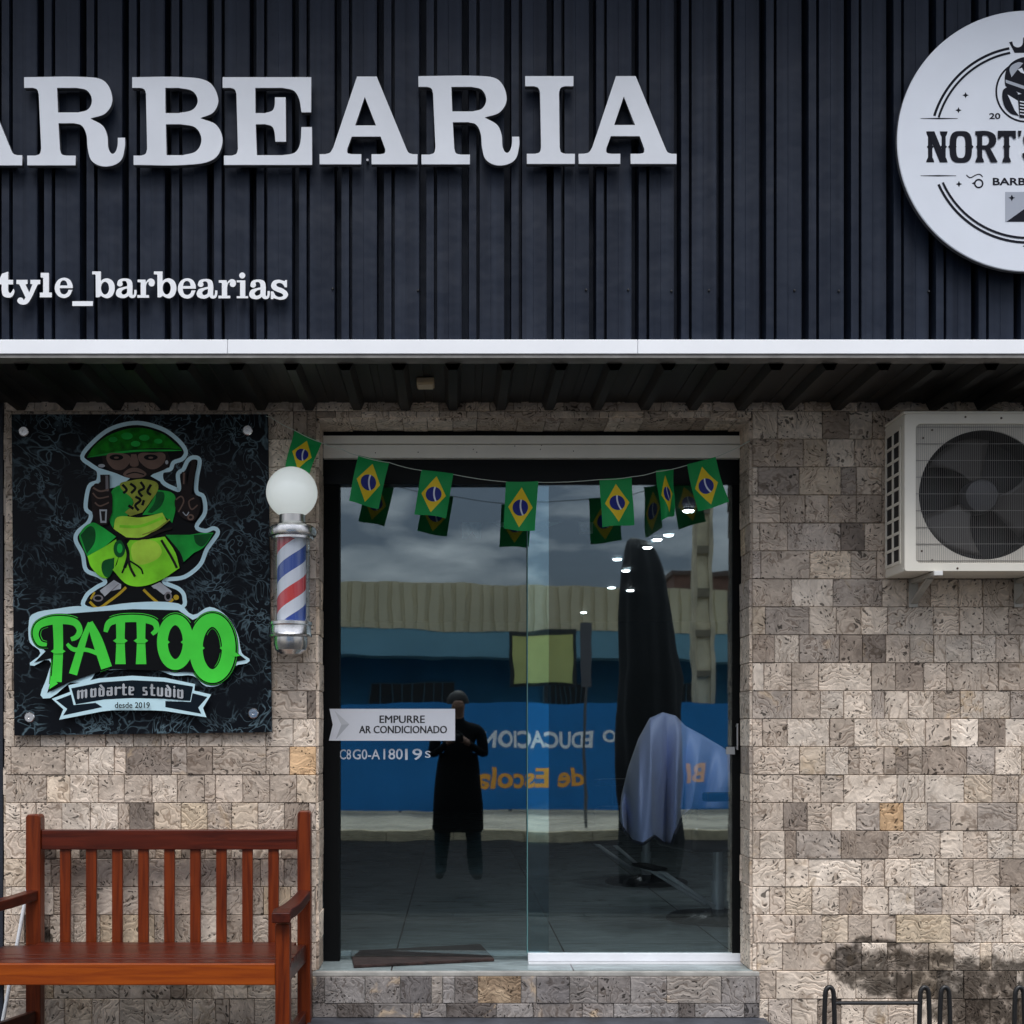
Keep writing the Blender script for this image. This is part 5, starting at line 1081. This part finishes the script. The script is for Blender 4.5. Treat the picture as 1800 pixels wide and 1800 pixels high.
# yellow board hung on the far building
DY = 24.6; yc_ = PR(955, 1160, DY)
yb_ = thing('yellow_board', 'plain yellow signboard in a dark frame hung on the blue building', 'signboard', (yc_.x, yc_.y, 0))
a, c = PR(903, 1200, DY), PR(1009, 1116, DY); hx = (c.x-a.x)/2
o = MB(); o.box(-hx, hx, -.05, 0, a.z, c.z); q_ = link('panel', o.mesh('panel', mat('board_yellow', (.60, .60, .20), .6, var=.12, vscale=2))); q_.parent = yb_
o = MB(); o.box(-hx-.07, hx+.07, -.12, -.052, a.z-.06, c.z+.10); q_ = link('frame', o.mesh('frame', mat('board_frame', (.02, .025, .03), .6))); q_.parent = yb_
for s_ in (-1, 1):
    o = MB(); o.box(s_*hx*.7-.035, s_*hx*.7+.035, -2.2, -.122, c.z-.25, c.z-.18); q_ = link('bracket', o.mesh('bracket', mat('board_frame'))); q_.parent = yb_
# narrow road sign
DN = 19.0; nc = PR(1031, 1168, DN)
ns = thing('road_sign', 'narrow grey sign plate on a thin post at the opposite kerb', 'sign', (nc.x, nc.y, 0))
o = MB(); o.tube([(0, -.03, 0), (0, -.03, PR(0,1095,DN).z)], .022, 10); q_ = link('post', o.mesh('post', mat('sign_post_grey', (.10, .10, .10), .5))); q_.parent = ns
o = MB(); o.box(-.085, .085, -.007, .0, PR(0,1205,DN).z, PR(0,1096,DN).z); q_ = link('plate', o.mesh('plate', mat('sign_back_grey', (.12, .12, .13), .5))); q_.parent = ns

# closed parasol standing on the near pavement
dp = 11.5; pz = PR(1143, 1300, dp)
par = thing('closed_parasol', 'tall folded black parasol mirrored in the right door pane', 'parasol', (pz.x, pz.y, 0))
o = MB(); pr2 = []
for z, r_ in ((.03, .25), (.4, .29), (.7, .27), (1.0, .29), (1.3, .285), (1.6, .262), (1.9, .268), (2.2, .24), (2.45, .225), (2.7, .20), (2.92, .175), (3.08, .14), (3.17, .09), (3.20, .02)): pr2.append((r_, z))
n = 48; v = []; f = []
for r_, z in pr2:
    for k in range(n): a = 2*math.pi*k/n; q = r_*(1+.10*math.cos(8*a+.5*math.sin(z*2.3))+.05*math.sin(3*a+z*4)); v.append((q*math.cos(a)-(.29-r_)*.6, q*math.sin(a), z))
for i in range(len(pr2)-1):
    for k in range(n): f.append((i*n+k, i*n+(k+1) % n, (i+1)*n+(k+1) % n, (i+1)*n+k))
f += [tuple(range(n))[::-1], tuple((len(pr2)-1)*n+k for k in range(n))]
o.add(v, f); q_ = link('canopy', o.mesh('canopy', mat('parasol_black', (.006, .008, .010), .7), 60)); q_.parent = par
o = MB(); o.tube([(0,0,0), (0,0,.32)], .024, 12); q_ = link('pole', o.mesh('pole', blkm)); q_.parent = par
o = MB(); o.lathe((0,0,0), [(.27, 0), (.27, .06), (.06, .09), (.03, .14)], 32); q_ = link('base', o.mesh('base', mat('parasol_base', (.03, .03, .03), .8))); q_.parent = par

# photographer
def skin_mesh(joints, edges, name, sub=2):
    me = bpy.data.meshes.new(name); me.from_pydata([j[0] for j in joints], edges, []); ob = bpy.data.objects.new(name, me); COL.objects.link(ob)
    ob.modifiers.new('s', 'SKIN'); sb = ob.modifiers.new('b', 'SUBSURF'); sb.levels = sub; sb.render_levels = sub
    for sv, j in zip(me.skin_vertices[0].data, joints):
        r_ = j[1]; sv.radius = r_ if isinstance(r_, tuple) else (r_, r_)
    me.skin_vertices[0].data[0].use_root = True
    bpy.context.view_layer.update(); m2 = bpy.data.meshes.new_from_object(ob.evaluated_get(bpy.context.evaluated_depsgraph_get())); bpy.data.objects.remove(ob); m2.name = name; return m2
J = []; E = []
def jt(p, r_, par=None):
    J.append((Vector(p), r_)); i = len(J)-1
    if par is not None: E.append((par, i))
    return i
pel = jt((0,0,.98), (.155,.12)); wa = jt((0,.01,1.15), (.145,.105), pel); chs = jt((0,.0,1.36), (.165,.12), wa); nk0 = jt((0,.0,1.50), (.085,.075), chs); nk = jt((0,.02,1.56), .055, nk0)
hd = jt((0,.045,1.66), (.094,.105), nk); hd2 = jt((0,.04,1.745), (.084,.097), hd); jt((0,.125,1.655), .016, hd)
for s_ in (-1, 1):
    hp_ = jt((.095*s_,0,.90), .092, pel); kn = jt((.135*s_,.01,.50), .080, hp_); an = jt((.16*s_,-.01,.10), .068, kn); jt((.175*s_,.13,.045), .042, an)
    sh = jt((.205*s_,0,1.44), .074, chs); el = jt((.25*s_,.06,1.19), .047, sh); wr = jt((.085*s_,.235,1.33), .031, el); pm = jt((.058*s_,.265,1.355), .026, wr)
    for k in range(4): f1 = jt((.050*s_,.285+.002*k,1.375-.016*k), .0085, pm); jt((.022*s_,.298,1.378-.016*k), .008, f1)
    jt((.045*s_,.235,1.385), .009, pm)
body = skin_mesh(J, E, 'person')
mj, mtz, msk = mat('jacket_black', (.005, .006, .007), .9, spec=.1), mat('trousers_teal', (.008, .022, .028), .9, spec=.1), mat('skin', (.30, .17, .12), .5)
for m in (mj, mtz, msk, mat('shoe_black', (.01, .01, .01), .5)): body.materials.append(m)
for p in body.polygons:
    c = p.center; p.material_index = 3 if c.z < .075 else 1 if c.z < .60 else 2 if (c.z > 1.545 or (c.y > .235 and abs(c.x) < .11 and c.z > 1.2)) else 0
body.shade_smooth()
coat = MB(); coat.lathe((0,0,0), [(.205, .47), (.222, .49), (.222, .76), (.205, .98), (.19, 1.12), (.175, 1.22)], 32)
coat.v = [(x*1.05, y*.80, z) for x, y, z in coat.v]
per_ = link('person', body); q_ = link('coat', coat.mesh('coat', mat('jacket_black'), 60)); q_.parent = per_; per_.location = (.03, CAMY-.42, 0); tag(per_, 'person in a black coat and teal trousers taking a picture, mirrored in the left pane', 'person')
o = MB(); o.lathe((0, .02, 1.70), [(.104*math.sin(R(a)), .104*1.12*math.cos(R(a))) for a in range(0, 104, 8)], 24); q_ = link('hair', o.mesh('hair', mat('hair_black', (.01, .009, .008), .6), 60)); q_.parent = per_
o = MB(); o.box(.03-.055, .03+.055, CAMY-.125, CAMY-.07, 1.33, 1.405); o.box(.03-.02, .03+.02, CAMY-.12, CAMY-.08, 1.4055, 1.425); 
pc_ = thing('photo_camera', 'black camera held in front of the person in the black coat', 'camera', (.03, CAMY-.1, 1.36))
o.build('camera_body', blkm, pc_, bevel=.004)
o = MB(); o.lathe((.03, CAMY-.07, 1.365), [(.032, 0), (.032, .045), (.027, .050), (0, .046)], 28, axis='y')
for i in range(len(o.v)): x, y, z = o.v[i]; o.v[i] = (x, 2*(CAMY-.07)-y, z)
o.build('lens', blkm, pc_, smooth=40)
